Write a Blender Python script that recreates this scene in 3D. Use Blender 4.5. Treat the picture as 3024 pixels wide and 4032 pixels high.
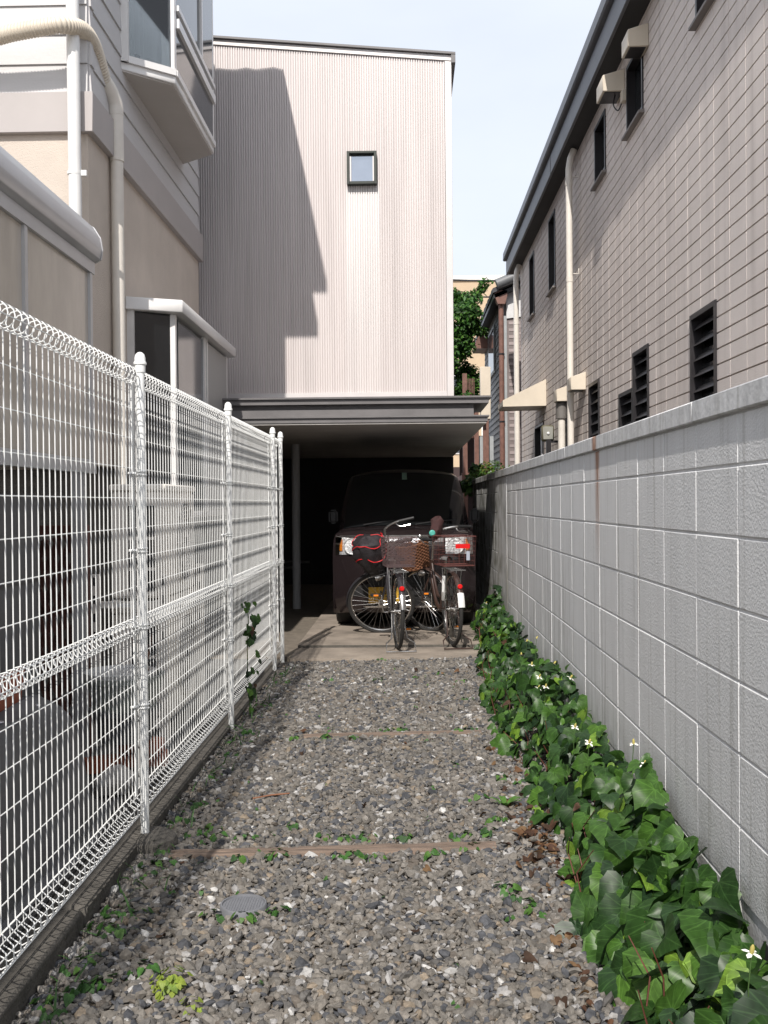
import bpy, bmesh, math, random
import numpy as np
from mathutils import Matrix, Vector

for _o in list(bpy.data.objects):
    bpy.data.objects.remove(_o)
scene = bpy.context.scene
COL = scene.collection
R = math.radians
H = 1.36                      # eye height; heights measured from the eye are written H + d
rng = random.Random(7)
nrng = np.random.default_rng(11)

# ------------------------------------------------------------------ camera
cd = bpy.data.cameras.new('camera')
cam = bpy.data.objects.new('camera', cd)
COL.objects.link(cam)
cd.sensor_fit = 'VERTICAL'
cd.sensor_height = 17.3
cd.sensor_width = 12.975
cd.lens = 16.97
cd.clip_start = 0.05
cd.clip_end = 2000
cam.matrix_world = (Matrix.Translation((0, 0, H)) @ Matrix.Rotation(R(1.29), 4, 'Z')
                    @ Matrix.Rotation(R(90 - 0.49), 4, 'X') @ Matrix.Rotation(R(-0.5), 4, 'Z'))
scene.camera = cam

# ------------------------------------------------------------------ sky, sun, exposure
SUN = Vector((0.155, 1.0, -0.97)).normalized()        # the way the light travels
elev = math.asin(-SUN.z)
azim = math.atan2(-SUN.x, -SUN.y)                     # towards the sun, clockwise from +Y
world = bpy.data.worlds.new('World')
scene.world = world
world.use_nodes = True
wt = world.node_tree
wt.nodes.clear()
w_out = wt.nodes.new('ShaderNodeOutputWorld')
w_bg = wt.nodes.new('ShaderNodeBackground')
w_sky = wt.nodes.new('ShaderNodeTexSky')
w_sky.sky_type = 'NISHITA'
w_sky.sun_disc = False
w_sky.sun_elevation = elev
w_sky.sun_rotation = azim
w_sky.altitude = 20
w_sky.air_density = 1.0
w_sky.dust_density = 3.0
w_sky.ozone_density = 1.0
w_tc = wt.nodes.new('ShaderNodeTexCoord')
w_no = wt.nodes.new('ShaderNodeTexNoise')             # thin high cloud all over the sky
w_no.inputs['Scale'].default_value = 2.2
w_no.inputs['Detail'].default_value = 5
w_map = wt.nodes.new('ShaderNodeMapping')
w_map.inputs['Scale'].default_value = (1, 1, 2.6)
w_rmp = wt.nodes.new('ShaderNodeMapRange')
w_rmp.inputs['From Min'].default_value = 0.3
w_rmp.inputs['From Max'].default_value = 0.75
w_rmp.inputs['To Min'].default_value = 0.72
w_rmp.inputs['To Max'].default_value = 0.92
w_mix = wt.nodes.new('ShaderNodeMix')
w_mix.data_type = 'RGBA'
w_mix.inputs[7].default_value = (8.0, 8.5, 9.4, 1)
wt.links.new(w_tc.outputs['Generated'], w_map.inputs['Vector'])
wt.links.new(w_map.outputs['Vector'], w_no.inputs['Vector'])
wt.links.new(w_no.outputs['Fac'], w_rmp.inputs['Value'])
wt.links.new(w_rmp.outputs['Result'], w_mix.inputs[0])
wt.links.new(w_sky.outputs['Color'], w_mix.inputs[6])
wt.links.new(w_mix.outputs[2], w_bg.inputs['Color'])
w_bg.inputs['Strength'].default_value = 0.1
wt.links.new(w_bg.outputs['Background'], w_out.inputs['Surface'])

sl = bpy.data.lights.new('sun', 'SUN')
sl.energy = 4.0
sl.angle = R(0.55)
sl.color = (1.0, 0.945, 0.88)
sun = bpy.data.objects.new('sun', sl)
COL.objects.link(sun)
sun.rotation_euler = SUN.to_track_quat('-Z', 'Y').to_euler()
sun.location = (-3, -15, 15)

vs = scene.view_settings
vs.view_transform = 'Standard'
vs.look = 'None'
vs.gamma = 1
vs.use_curve_mapping = False
vs.exposure = 0.33
scene.cycles.max_bounces = 8
scene.cycles.transparent_max_bounces = 12

# ------------------------------------------------------------------ materials
def srgb(r, g, b):
    f = lambda v: (v / 255 / 12.92) if v / 255 <= 0.04045 else ((v / 255 + 0.055) / 1.055) ** 2.4
    return (f(r), f(g), f(b))

MATS = {}

def pmat(name, col, rough=0.6, metal=0.0, var=0.12, vscale=6.0, bump=0.0, bscale=80.0, bdist=0.004,
         orand=0.0, stretch=None, col2=None, attr=None, spec=0.5, coat=0.0, worldpos=False, bdetail=3):
    if name in MATS:
        return MATS[name]
    m = bpy.data.materials.new(name)
    m.use_nodes = True
    nt = m.node_tree
    N, L = nt.nodes, nt.links
    b = N['Principled BSDF']
    b.inputs['Roughness'].default_value = rough
    b.inputs['Metallic'].default_value = metal
    b.inputs['Specular IOR Level'].default_value = spec
    b.inputs['Coat Weight'].default_value = coat
    if worldpos:
        g = N.new('ShaderNodeNewGeometry')
        vec = g.outputs['Position']
    else:
        tc = N.new('ShaderNodeTexCoord')
        vec = tc.outputs['Object']
    oi = N.new('ShaderNodeObjectInfo')
    if not worldpos:
        sc_ = N.new('ShaderNodeMath')
        sc_.operation = 'MULTIPLY'
        sc_.inputs[1].default_value = 37.0
        L.new(oi.outputs['Random'], sc_.inputs[0])
        ad = N.new('ShaderNodeVectorMath')
        ad.operation = 'ADD'
        L.new(vec, ad.inputs[0])
        L.new(sc_.outputs[0], ad.inputs[1])
        vec = ad.outputs[0]
    bvec = vec
    if stretch:
        mp = N.new('ShaderNodeMapping')
        mp.inputs['Scale'].default_value = stretch
        L.new(vec, mp.inputs['Vector'])
        vec = mp.outputs['Vector']
    no = N.new('ShaderNodeTexNoise')
    no.inputs['Scale'].default_value = vscale
    no.inputs['Detail'].default_value = 6
    no.inputs['Roughness'].default_value = 0.6
    L.new(vec, no.inputs['Vector'])
    mx = N.new('ShaderNodeMix')
    mx.data_type = 'RGBA'
    if attr:
        at = N.new('ShaderNodeAttribute')
        at.attribute_name = attr
        base = at.outputs['Color']
        dk = N.new('ShaderNodeMix')
        dk.data_type = 'RGBA'
        dk.blend_type = 'MULTIPLY'
        dk.inputs[0].default_value = 1.0
        L.new(base, dk.inputs[6])
        k = 1 - 2 * var
        dk.inputs[7].default_value = (k, k, k, 1)
        L.new(base, mx.inputs[7])
        L.new(dk.outputs[2], mx.inputs[6])
    else:
        c2 = col2 if col2 else tuple(min(1, v * (1 + var)) for v in col)
        c1 = col if col2 else tuple(v * (1 - var) for v in col)
        mx.inputs[6].default_value = (*c1, 1)
        mx.inputs[7].default_value = (*c2, 1)
    rp = N.new('ShaderNodeMapRange')
    rp.inputs['From Min'].default_value = 0.3
    rp.inputs['From Max'].default_value = 0.7
    L.new(no.outputs['Fac'], rp.inputs['Value'])
    L.new(rp.outputs['Result'], mx.inputs[0])
    out = mx.outputs[2]
    if orand:
        mr = N.new('ShaderNodeMapRange')
        mr.inputs['To Min'].default_value = 1 - orand
        mr.inputs['To Max'].default_value = 1 + orand
        L.new(oi.outputs['Random'], mr.inputs['Value'])
        vm = N.new('ShaderNodeVectorMath')
        vm.operation = 'SCALE'
        L.new(out, vm.inputs[0])
        L.new(mr.outputs['Result'], vm.inputs['Scale'])
        out = vm.outputs[0]
    L.new(out, b.inputs['Base Color'])
    # uneven gloss
    rr = N.new('ShaderNodeMapRange')
    rr.inputs['To Min'].default_value = max(0.02, rough - 0.08)
    rr.inputs['To Max'].default_value = min(1, rough + 0.08)
    L.new(no.outputs['Fac'], rr.inputs['Value'])
    L.new(rr.outputs['Result'], b.inputs['Roughness'])
    if bump:
        bn = N.new('ShaderNodeTexNoise')
        bn.inputs['Scale'].default_value = bscale
        bn.inputs['Detail'].default_value = bdetail
        L.new(bvec, bn.inputs['Vector'])
        bp = N.new('ShaderNodeBump')
        bp.inputs['Strength'].default_value = bump
        bp.inputs['Distance'].default_value = bdist
        L.new(bn.outputs['Fac'], bp.inputs['Height'])
        L.new(bp.outputs['Normal'], b.inputs['Normal'])
    m['out'] = 1
    MATS[name] = m
    return m

def bsdf(m):
    return m.node_tree.nodes['Principled BSDF']

def base_link(m):
    b = bsdf(m)
    return b.inputs['Base Color'].links[0].from_socket

def overlay(m, color, mask_fn):
    """lay a stain or painted light colour over the base: mask_fn(nodes, links) returns a 0..1 socket"""
    nt = m.node_tree
    src = base_link(m)
    mx = nt.nodes.new('ShaderNodeMix')
    mx.data_type = 'RGBA'
    mx.inputs[7].default_value = (*color, 1)
    nt.links.new(src, mx.inputs[6])
    nt.links.new(mask_fn(nt.nodes, nt.links), mx.inputs[0])
    nt.links.new(mx.outputs[2], bsdf(m).inputs['Base Color'])

def glass_mat(name, tint=(0.9, 0.93, 0.93), rough=0.01):
    if name in MATS:
        return MATS[name]
    m = bpy.data.materials.new(name)
    m.use_nodes = True
    nt = m.node_tree
    N, L = nt.nodes, nt.links
    N.clear()
    o = N.new('ShaderNodeOutputMaterial')
    mx = N.new('ShaderNodeMixShader')
    tr = N.new('ShaderNodeBsdfTransparent')
    tr.inputs['Color'].default_value = (*tint, 1)
    gl = N.new('ShaderNodeBsdfGlossy')
    gl.inputs['Roughness'].default_value = rough
    fr = N.new('ShaderNodeFresnel')
    fr.inputs['IOR'].default_value = 1.75
    L.new(fr.outputs[0], mx.inputs[0])
    L.new(tr.outputs[0], mx.inputs[1])
    L.new(gl.outputs[0], mx.inputs[2])
    L.new(mx.outputs[0], o.inputs['Surface'])
    MATS[name] = m
    return m

# ------------------------------------------------------------------ mesh helpers
class MB:
    def __init__(s):
        s.v = []
        s.f = []

    def add(s, vs_, fs_):
        o = len(s.v)
        s.v += [tuple(p) for p in vs_]
        s.f += [tuple(i + o for i in q) for q in fs_]
        return s

    def box(s, x0, x1, y0, y1, z0, z1):
        return s.add([(x0, y0, z0), (x1, y0, z0), (x1, y1, z0), (x0, y1, z0),
                      (x0, y0, z1), (x1, y0, z1), (x1, y1, z1), (x0, y1, z1)],
                     [(0, 3, 2, 1), (4, 5, 6, 7), (0, 1, 5, 4), (1, 2, 6, 5), (2, 3, 7, 6), (3, 0, 4, 7)])

    def prism(s, poly, axis, a, b):
        """poly of 2-D points extruded along axis between a and b (x: poly=(y,z), y: (x,z), z: (x,y))"""
        n = len(poly)
        def P(p, t):
            return {'x': (t, p[0], p[1]), 'y': (p[0], t, p[1]), 'z': (p[0], p[1], t)}[axis]
        vs_ = [P(p, a) for p in poly] + [P(p, b) for p in poly]
        fs_ = [tuple(range(n))[::-1], tuple(range(n, 2 * n))]
        fs_ += [(i, (i + 1) % n, n + (i + 1) % n, n + i) for i in range(n)]
        return s.add(vs_, fs_)

    def tube(s, pts, r, n=8, closed=False, caps=True):
        pts = [Vector(p) for p in pts]
        m = len(pts)
        rr = r if isinstance(r, (list, tuple)) else [r] * m
        tang = []
        for i in range(m):
            a = pts[(i - 1) % m] if (closed or i > 0) else pts[0]
            c = pts[(i + 1) % m] if (closed or i < m - 1) else pts[-1]
            t = c - a
            tang.append(t.normalized() if t.length > 1e-9 else Vector((0, 0, 1)))
        up = Vector((0, 0, 1)) if abs(tang[0].z) < 0.9 else Vector((1, 0, 0))
        u = (up - tang[0] * up.dot(tang[0])).normalized()
        vs_, fs_ = [], []
        for i in range(m):
            u = u - tang[i] * u.dot(tang[i])
            u = u.normalized() if u.length > 1e-6 else tang[i].orthogonal().normalized()
            w = tang[i].cross(u)
            for k in range(n):
                a = 2 * math.pi * k / n
                vs_.append(pts[i] + u * (rr[i] * math.cos(a)) + w * (rr[i] * math.sin(a)))
        for i in range(m if closed else m - 1):
            j = (i + 1) % m
            for k in range(n):
                l = (k + 1) % n
                fs_.append((i * n + k, i * n + l, j * n + l, j * n + k))
        if caps and not closed:
            fs_.append(tuple(range(n))[::-1])
            fs_.append(tuple(range((m - 1) * n, m * n)))
        return s.add(vs_, fs_)

    def lathe(s, prof, c=(0, 0, 0), axis='z', n=16, caps=True):
        """prof = [(radius, height), ...] turned round axis through c"""
        vs_, fs_ = [], []
        for (r, h) in prof:
            for k in range(n):
                a = 2 * math.pi * k / n
                p = (r * math.cos(a), r * math.sin(a), h)
                if axis == 'x':
                    p = (p[2], p[0], p[1])
                elif axis == 'y':
                    p = (p[1], p[2], p[0])
                vs_.append((p[0] + c[0], p[1] + c[1], p[2] + c[2]))
        for i in range(len(prof) - 1):
            for k in range(n):
                l = (k + 1) % n
                fs_.append((i * n + k, i * n + l, (i + 1) * n + l, (i + 1) * n + k))
        if caps:
            fs_.append(tuple(range(n))[::-1])
            fs_.append(tuple(range((len(prof) - 1) * n, len(prof) * n)))
        return s.add(vs_, fs_)

    def grid(s, P):
        """P[i][j] rows of points"""
        n, m = len(P), len(P[0])
        return s.add([p for row in P for p in row],
                     [(i * m + j, i * m + j + 1, (i + 1) * m + j + 1, (i + 1) * m + j)
                      for i in range(n - 1) for j in range(m - 1)])

    def xf(s, M):
        s.v = [tuple(M @ Vector(p)) for p in s.v]
        return s

    def mesh(s, name, mat=None, smooth=False, bevel=0.0, segs=1):
        me = bpy.data.meshes.new(name)
        me.from_pydata(s.v, [], s.f)
        if bevel:
            bm = bmesh.new()
            bm.from_mesh(me)
            bmesh.ops.bevel(bm, geom=list(bm.edges), offset=bevel, segments=segs, affect='EDGES', clamp_overlap=True)
            bm.to_mesh(me)
            bm.free()
        me.validate()
        bm = bmesh.new()
        bm.from_mesh(me)
        bmesh.ops.recalc_face_normals(bm, faces=bm.faces)
        bm.to_mesh(me)
        bm.free()
        if mat:
            me.materials.append(mat)
        if smooth:
            me.shade_smooth()
            me.set_sharp_from_angle(angle=R(38))
        me.update()
        return me

LOCAL = set()

def put(name, me, parent=None, loc=None):
    o = bpy.data.objects.new(name, me)
    COL.objects.link(o)
    if parent is not None:
        o.parent = parent
        if loc is None:
            if parent.type == 'EMPTY' and parent.name not in LOCAL:
                o.location = -parent.location
        else:
            base = Vector((0, 0, 0))
            if parent.type == 'EMPTY' and parent.name not in LOCAL:
                base = parent.location
            o.location = Vector(loc) - base
    elif loc is not None:
        o.location = loc
    return o

def part(name, mb, mat, parent, smooth=False, bevel=0.0, segs=1, label=None):
    o = put(name, mb.mesh(name, mat, smooth, bevel, segs), parent)
    if label:
        o['label'] = label
    return o

def thing(name, label, cat, loc=(0, 0, 0), group=None, rotz=0.0, local=False):
    o = bpy.data.objects.new(name, None)
    COL.objects.link(o)
    o.empty_display_size = 0.2
    o.location = loc
    o.rotation_euler = (0, 0, rotz)
    o['label'] = label
    o['category'] = cat
    if group:
        o['group'] = group
    if local:
        LOCAL.add(o.name)
    return o

def tag(o, label, cat, group=None):
    o['label'] = label
    o['category'] = cat
    if group:
        o['group'] = group
    return o

def struct(name, mb, mat, smooth=False):
    o = put(name, mb.mesh(name, mat, smooth))
    o['kind'] = 'structure'
    return o

def box_part(name, b, mat, parent, bevel=0.0, label=None, segs=1):
    return part(name, MB().box(*b), mat, parent, bevel=bevel, label=label, smooth=bevel > 0, segs=segs)

def fast_mesh(name, verts, faces_tri, mat, col=None, uv=None):
    """numpy verts (N,3), tris (M,3), optional per-vertex colours"""
    me = bpy.data.meshes.new(name)
    nv, nf = len(verts), len(faces_tri)
    me.vertices.add(nv)
    me.vertices.foreach_set('co', np.ascontiguousarray(verts, dtype=np.float32).ravel())
    me.loops.add(nf * 3)
    me.loops.foreach_set('vertex_index', np.ascontiguousarray(faces_tri, dtype=np.int32).ravel())
    me.polygons.add(nf)
    me.polygons.foreach_set('loop_start', np.arange(0, nf * 3, 3, dtype=np.int32))
    me.polygons.foreach_set('loop_total', np.full(nf, 3, dtype=np.int32))
    if col is not None:
        ca = me.color_attributes.new('col', 'FLOAT_COLOR', 'POINT')
        c4 = np.ones((nv, 4), dtype=np.float32)
        c4[:, :3] = col
        ca.data.foreach_set('color', c4.ravel())
    if uv is not None:
        ul = me.uv_layers.new(name='leaf')
        ul.data.foreach_set('uv', np.ascontiguousarray(uv[np.asarray(faces_tri).ravel()], dtype=np.float32).ravel())
    me.update(calc_edges=True)
    me.validate()
    me.materials.append(mat)
    return me

def smooth_path(pts, sub=6):
    """Catmull-Rom through points"""
    P = [Vector(p) for p in pts]
    P = [P[0] * 2 - P[1]] + P + [P[-1] * 2 - P[-2]]
    out = []
    for i in range(1, len(P) - 2):
        for k in range(sub):
            t = k / sub
            a, b, c, d = P[i - 1], P[i], P[i + 1], P[i + 2]
            out.append(0.5 * ((2 * b) + (c - a) * t + (2 * a - 5 * b + 4 * c - d) * t * t
                              + (3 * b - a - 3 * c + d) * t ** 3))
    out.append(P[-2])
    return out

def rects_minus(rect, holes):
    out = [rect]
    for (a0, a1, b0, b1) in holes:
        nxt = []
        for (p0, p1, q0, q1) in out:
            if a1 <= p0 or a0 >= p1 or b1 <= q0 or b0 >= q1:
                nxt.append((p0, p1, q0, q1))
                continue
            if a0 > p0: nxt.append((p0, a0, q0, q1))
            if a1 < p1: nxt.append((a1, p1, q0, q1))
            m0, m1 = max(p0, a0), min(p1, a1)
            if b0 > q0: nxt.append((m0, m1, q0, b0))
            if b1 < q1: nxt.append((m0, m1, b1, q1))
        out = nxt
    return out

# ------------------------------------------------------------------ palette
white_paint = pmat('white_painted_metal', (0.72, 0.72, 0.71), 0.38, var=0.04, vscale=9)
fence_white = pmat('white_coated_wire', (0.80, 0.81, 0.80), 0.42, var=0.05, vscale=20)
alu = pmat('anodised_aluminium', (0.52, 0.52, 0.53), 0.38, metal=0.45, var=0.06, vscale=5)
alu_white = pmat('white_window_frame', (0.74, 0.73, 0.72), 0.35, var=0.04, vscale=7)
black_frame = pmat('black_window_frame', (0.018, 0.016, 0.018), 0.4, var=0.2, vscale=9)
dark_glass = pmat('dark_glass', (0.008, 0.009, 0.010), 0.04, var=0.1, vscale=2, spec=0.6)
mirror_glass = pmat('reflecting_glass', (0.05, 0.06, 0.07), 0.02, var=0.1, vscale=2, spec=1.0)
stucco = pmat('cream_stucco', (0.58, 0.51, 0.445), 0.9, var=0.07, vscale=3, bump=0.9, bscale=160, bdist=0.006)
siding = pmat('white_siding', (0.52, 0.51, 0.51), 0.6, var=0.04, vscale=5, bump=0.25, bscale=60, bdist=0.004, stretch=(1, 1, 14))
band_m = pmat('beige_band', (0.40, 0.37, 0.36), 0.6, var=0.05, vscale=3)
cream_pipe = pmat('cream_plastic_pipe', (0.68, 0.64, 0.58), 0.42, var=0.05, vscale=8)
steel_dark = pmat('grey_painted_steel', (0.145, 0.138, 0.140), 0.5, var=0.16, vscale=4)
soffit_m = pmat('grey_soffit', (0.46, 0.44, 0.42), 0.8, var=0.1, vscale=3)
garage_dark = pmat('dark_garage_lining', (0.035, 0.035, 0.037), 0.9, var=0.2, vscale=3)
concrete = pmat('worn_concrete', (0.25, 0.212, 0.175), 0.9, var=0.34, vscale=3.2, bump=0.5, bscale=90, bdist=0.004)
kerb_m = pmat('mossy_kerb_concrete', (0.085, 0.078, 0.068), 0.95, var=0.35, vscale=11, bump=0.9, bscale=70, bdist=0.008)
asphalt = pmat('speckled_yard_concrete', (0.05, 0.048, 0.046), 0.9, var=0.1, vscale=8, bump=0.6, bscale=160)
soil = pmat('soil', (0.155, 0.132, 0.105), 0.95, var=0.25, vscale=14, bump=0.8, bscale=60)
roof_dark = pmat('dark_roof_sheet', (0.10, 0.105, 0.12), 0.45, var=0.12, vscale=4)
wood_m = pmat('weathered_timber', (0.165, 0.122, 0.095), 0.9, var=0.45, vscale=4, bump=0.8, bscale=40, stretch=(1, 14, 14))
brown_metal = pmat('brown_painted_pipe', (0.17, 0.085, 0.065), 0.5, var=0.25, vscale=10)
terracotta = pmat('terracotta', (0.30, 0.085, 0.045), 0.85, var=0.2, vscale=12)

def speck(N, L):
    v = N.new('ShaderNodeTexVoronoi')
    v.inputs['Scale'].default_value = 120
    g = N.new('ShaderNodeNewGeometry')
    L.new(g.outputs['Position'], v.inputs['Vector'])
    m = N.new('ShaderNodeMapRange')
    m.inputs['From Min'].default_value = 0.28
    m.inputs['From Max'].default_value = 0.16
    L.new(v.outputs['Distance'], m.inputs['Value'])
    m2 = N.new('ShaderNodeMath')
    m2.operation = 'MULTIPLY'
    m2.inputs[1].default_value = 0.7
    L.new(m.outputs['Result'], m2.inputs[0])
    return m2.outputs[0]
overlay(asphalt, (0.32, 0.31, 0.30), speck)

# ------------------------------------------------------------------ ground
def gz(x, y):
    return -0.02 + 0.010 * (y - 2.5) + 0.02 * x

struct('ground', MB().grid([[(x, y, -0.09) for x in (-160, -20, 0, 20, 160)] for y in (-40, 0, 20, 60, 400)]), soil)
gb = MB().grid([[(x, y, gz(x, y) - 0.005) for x in np.linspace(-1.08, 0.93, 8)] for y in np.linspace(-1.5, 8.425, 24)])
struct('gravel_bed', gb, soil)
struct('yard_paving', MB().box(-6, -1.222, -1.5, 10.4, -0.085, 0.03), asphalt)
struct('garage_side_earth', MB().box(-2.3, -1.005, 8.62, 16.4, -0.08, 0.045), soil)
sl_ = MB().box(-1.0, 0.905, 8.43, 9.07, -0.085, 0.058)
slab = struct('garage_slab', sl_, concrete)
s2 = put('garage_slab', MB().box(-1.0, 0.905, 9.10, 16.4, -0.085, 0.079).mesh('garage_slab_rear', concrete))
s2['kind'] = 'structure'
struct('slab_joint', MB().box(-0.995, 0.90, 9.074, 9.0985, -0.085, 0.0765), kerb_m)

# gravel: crushed stone, one mass nobody could count
def make_gravel():
    phi = (1 + 5 ** 0.5) / 2
    ico = np.array([(-1, phi, 0), (1, phi, 0), (-1, -phi, 0), (1, -phi, 0), (0, -1, phi), (0, 1, phi),
                    (0, -1, -phi), (0, 1, -phi), (phi, 0, -1), (phi, 0, 1), (-phi, 0, -1), (-phi, 0, 1)], float)
    ico /= np.linalg.norm(ico[0])
    ico /= ((np.abs(ico) ** 5).sum(1) ** 0.2)[:, None]
    tri = np.array([(0, 11, 5), (0, 5, 1), (0, 1, 7), (0, 7, 10), (0, 10, 11), (1, 5, 9), (5, 11, 4), (11, 10, 2),
                    (10, 7, 6), (7, 1, 8), (3, 9, 4), (3, 4, 2), (3, 2, 6), (3, 6, 8), (3, 8, 9), (4, 9, 5),
                    (2, 4, 11), (6, 2, 10), (8, 6, 7), (9, 8, 1)])
    sp = 0.0152
    xs = np.arange(-1.06, 0.86, sp)
    ys = np.arange(1.9, 8.45, sp)
    X, Y = np.meshgrid(xs, ys)
    X = X.ravel() + nrng.uniform(-0.6, 0.6, X.size) * sp
    Y = Y.ravel() + nrng.uniform(-0.6, 0.6, Y.size) * sp
    # keep the timbers and the drain lid free, thin out under the ivy
    keep = np.ones(X.size, bool)
    keep &= ~((np.abs(Y - 3.93 - 0.02 * X) < 0.030 + 0.012 * np.sin(X * 31) * np.sin(X * 13 + 1)) & (X > -0.95) & (X < 0.32) & (nrng.random(X.size) > 0.05))
    keep &= ~((np.abs(Y - 5.81) < 0.02 + 0.012 * np.sin(X * 27)) & (X > -0.62) & (X < 0.42) & (nrng.random(X.size) > 0.08))
    keep &= ~(((X + 0.567) ** 2 + (Y - 3.40) ** 2) < 0.082 ** 2)
    keep &= ~((X > 0.62) & (nrng.random(X.size) > 0.4))
    keep &= (Y < 8.425)
    X, Y = X[keep], Y[keep]
    n = X.size
    size = nrng.lognormal(math.log(0.0120), 0.30, n)
    size = np.clip(size, 0.006, 0.027)
    an = np.stack([nrng.uniform(0.85, 1.35, n), nrng.uniform(0.6, 1.0, n), nrng.uniform(0.38, 0.72, n)], 1)
    V = ico[None] * nrng.uniform(0.68, 1.15, (n, 12, 1)) * an[:, None, :] * size[:, None, None]
    # random tilt and turn
    a = nrng.uniform(0, 2 * math.pi, n)
    b = nrng.normal(0, 0.45, n)
    c = nrng.normal(0, 0.45, n)
    def rot(V, ang, i, j):
        ca, sa = np.cos(ang)[:, None], np.sin(ang)[:, None]
        p, q = V[..., i].copy(), V[..., j].copy()
        V[..., i] = ca * p - sa * q
        V[..., j] = sa * p + ca * q
    rot(V, b, 1, 2)
    rot(V, c, 0, 2)
    rot(V, a, 0, 1)
    Z = gz(X, Y) - 0.004 + size * 0.25 + nrng.uniform(0, 0.012, n) ** 1.0
    V += np.stack([X, Y, Z], 1)[:, None, :]
    pal = np.array([(0.185, 0.17, 0.15), (0.215, 0.195, 0.17), (0.145, 0.137, 0.128), (0.085, 0.088, 0.097),
                    (0.26, 0.24, 0.215), (0.18, 0.155, 0.13), (0.36, 0.35, 0.34), (0.27, 0.22, 0.165), (0.58, 0.57, 0.55)])
    pr = np.array([0.23, 0.19, 0.15, 0.15, 0.09, 0.07, 0.075, 0.025, 0.012])
    k = nrng.choice(len(pal), n, p=pr / pr.sum())
    C = pal[k] * nrng.uniform(0.74, 1.16, (n, 1))
    F = (tri[None] + (np.arange(n) * 12)[:, None, None]).reshape(-1, 3)
    m = pmat('crushed_stone', (0, 0, 0), 0.75, var=0.22, vscale=90, attr='col', spec=0.35, worldpos=True)
    me = fast_mesh('gravel', V.reshape(-1, 3), F, m, col=np.repeat(C, 12, axis=0))
    me.shade_flat()
    o = put('gravel', me)
    o['kind'] = 'stuff'
    o['label'] = 'grey crushed stone gravel covering the narrow drive'
    o['category'] = 'gravel'
make_gravel()

# ------------------------------------------------------------------ kerb under the fence
kb = thing('fence_kerb', 'dark mossy concrete kerb running under the white wire fence', 'kerb', (-1.09, 4.5, -0.08))
kp = []
y = -0.5
while y < 8.6:
    y2 = min(8.6, y + rng.uniform(1.6, 2.2))
    w = rng.uniform(-0.006, 0.006)
    part('kerb_stone', MB().box(-1.22, -1.07 + w, y + 0.004, y2 - 0.004, -0.085, 0.037 + w), kerb_m, kb, bevel=0.012, smooth=True)
    y = y2
foot_prof = [(0.135, -0.1), (0.13, -0.02), (0.115, 0.02), (0.085, 0.037), (0.0, 0.038)]
part('post_footing', MB().lathe(foot_prof, (-1.06, 4.03, 0), n=14), kerb_m, kb, smooth=True)

# ------------------------------------------------------------------ block wall on the right
WX = 0.9145
block_m = pmat('grey_painted_block', (0.67, 0.675, 0.68), 0.85, var=0.05, vscale=2.5, bump=0.42, bscale=120, bdist=0.006,
               worldpos=True, stretch=(3, 3, 0.5), bdetail=2)
cope_m = pmat('weathered_coping', (0.60, 0.605, 0.61), 0.8, var=0.2, vscale=9, bump=0.5, bscale=40, worldpos=True, stretch=(2, 2, 0.6))

def sep_pos(N, L):
    g = N.new('ShaderNodeNewGeometry')
    s = N.new('ShaderNodeSeparateXYZ')
    L.new(g.outputs['Position'], s.inputs[0])
    return g, s

def math_(N, L, op, a, b=None, c=None, clamp=False):
    m = N.new('ShaderNodeMath')
    m.operation = op
    m.use_clamp = clamp
    for i, v in enumerate((a, b, c)):
        if v is None:
            continue
        if isinstance(v, (int, float)):
            m.inputs[i].default_value = v
        else:
            L.new(v, m.inputs[i])
    return m.outputs[0]

def mrange(N, L, v, a, b, c=0.0, d=1.0):
    m = N.new('ShaderNodeMapRange')
    m.interpolation_type = 'SMOOTHSTEP'
    for k, q in (('From Min', a), ('From Max', b), ('To Min', c), ('To Max', d)):
        m.inputs[k].default_value = q
    L.new(v, m.inputs['Value'])
    return m.outputs['Result']

def rust_mask(N, L):
    g, s = sep_pos(N, L)
    no = N.new('ShaderNodeTexNoise')
    no.inputs['Scale'].default_value = 9
    mp = N.new('ShaderNodeMapping')
    mp.inputs['Scale'].default_value = (0, 6, 0.5)
    L.new(g.outputs['Position'], mp.inputs[0])
    L.new(mp.outputs[0], no.inputs[0])
    off = math_(N, L, 'MULTIPLY_ADD', no.outputs['Fac'], 0.03, -0.015)
    d = math_(N, L, 'ABSOLUTE', math_(N, L, 'ADD', math_(N, L, 'SUBTRACT', s.outputs['Y'], 4.84), off))
    core = mrange(N, L, d, 0.085, 0.012)
    fall = mrange(N, L, s.outputs['Z'], 0.95, 1.60)
    k = math_(N, L, 'MULTIPLY', math_(N, L, 'MULTIPLY', core, fall), mrange(N, L, no.outputs['Fac'], 0.25, 0.6, 0.5, 1))
    return math_(N, L, 'MULTIPLY', k, 0.9)

def streak_mask(N, L):
    g, s = sep_pos(N, L)
    mp = N.new('ShaderNodeMapping')
    mp.inputs['Scale'].default_value = (1, 11, 0.35)
    L.new(g.outputs['Position'], mp.inputs[0])
    no = N.new('ShaderNodeTexNoise')
    no.inputs['Scale'].default_value = 2.2
    no.inputs['Detail'].default_value = 5
    L.new(mp.outputs[0], no.inputs[0])
    a = mrange(N, L, no.outputs['Fac'], 0.52, 0.76)
    b = mrange(N, L, s.outputs['Y'], 2.0, 7.5, 0.45, 0.8)
    return math_(N, L, 'MULTIPLY', a, b)

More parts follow.
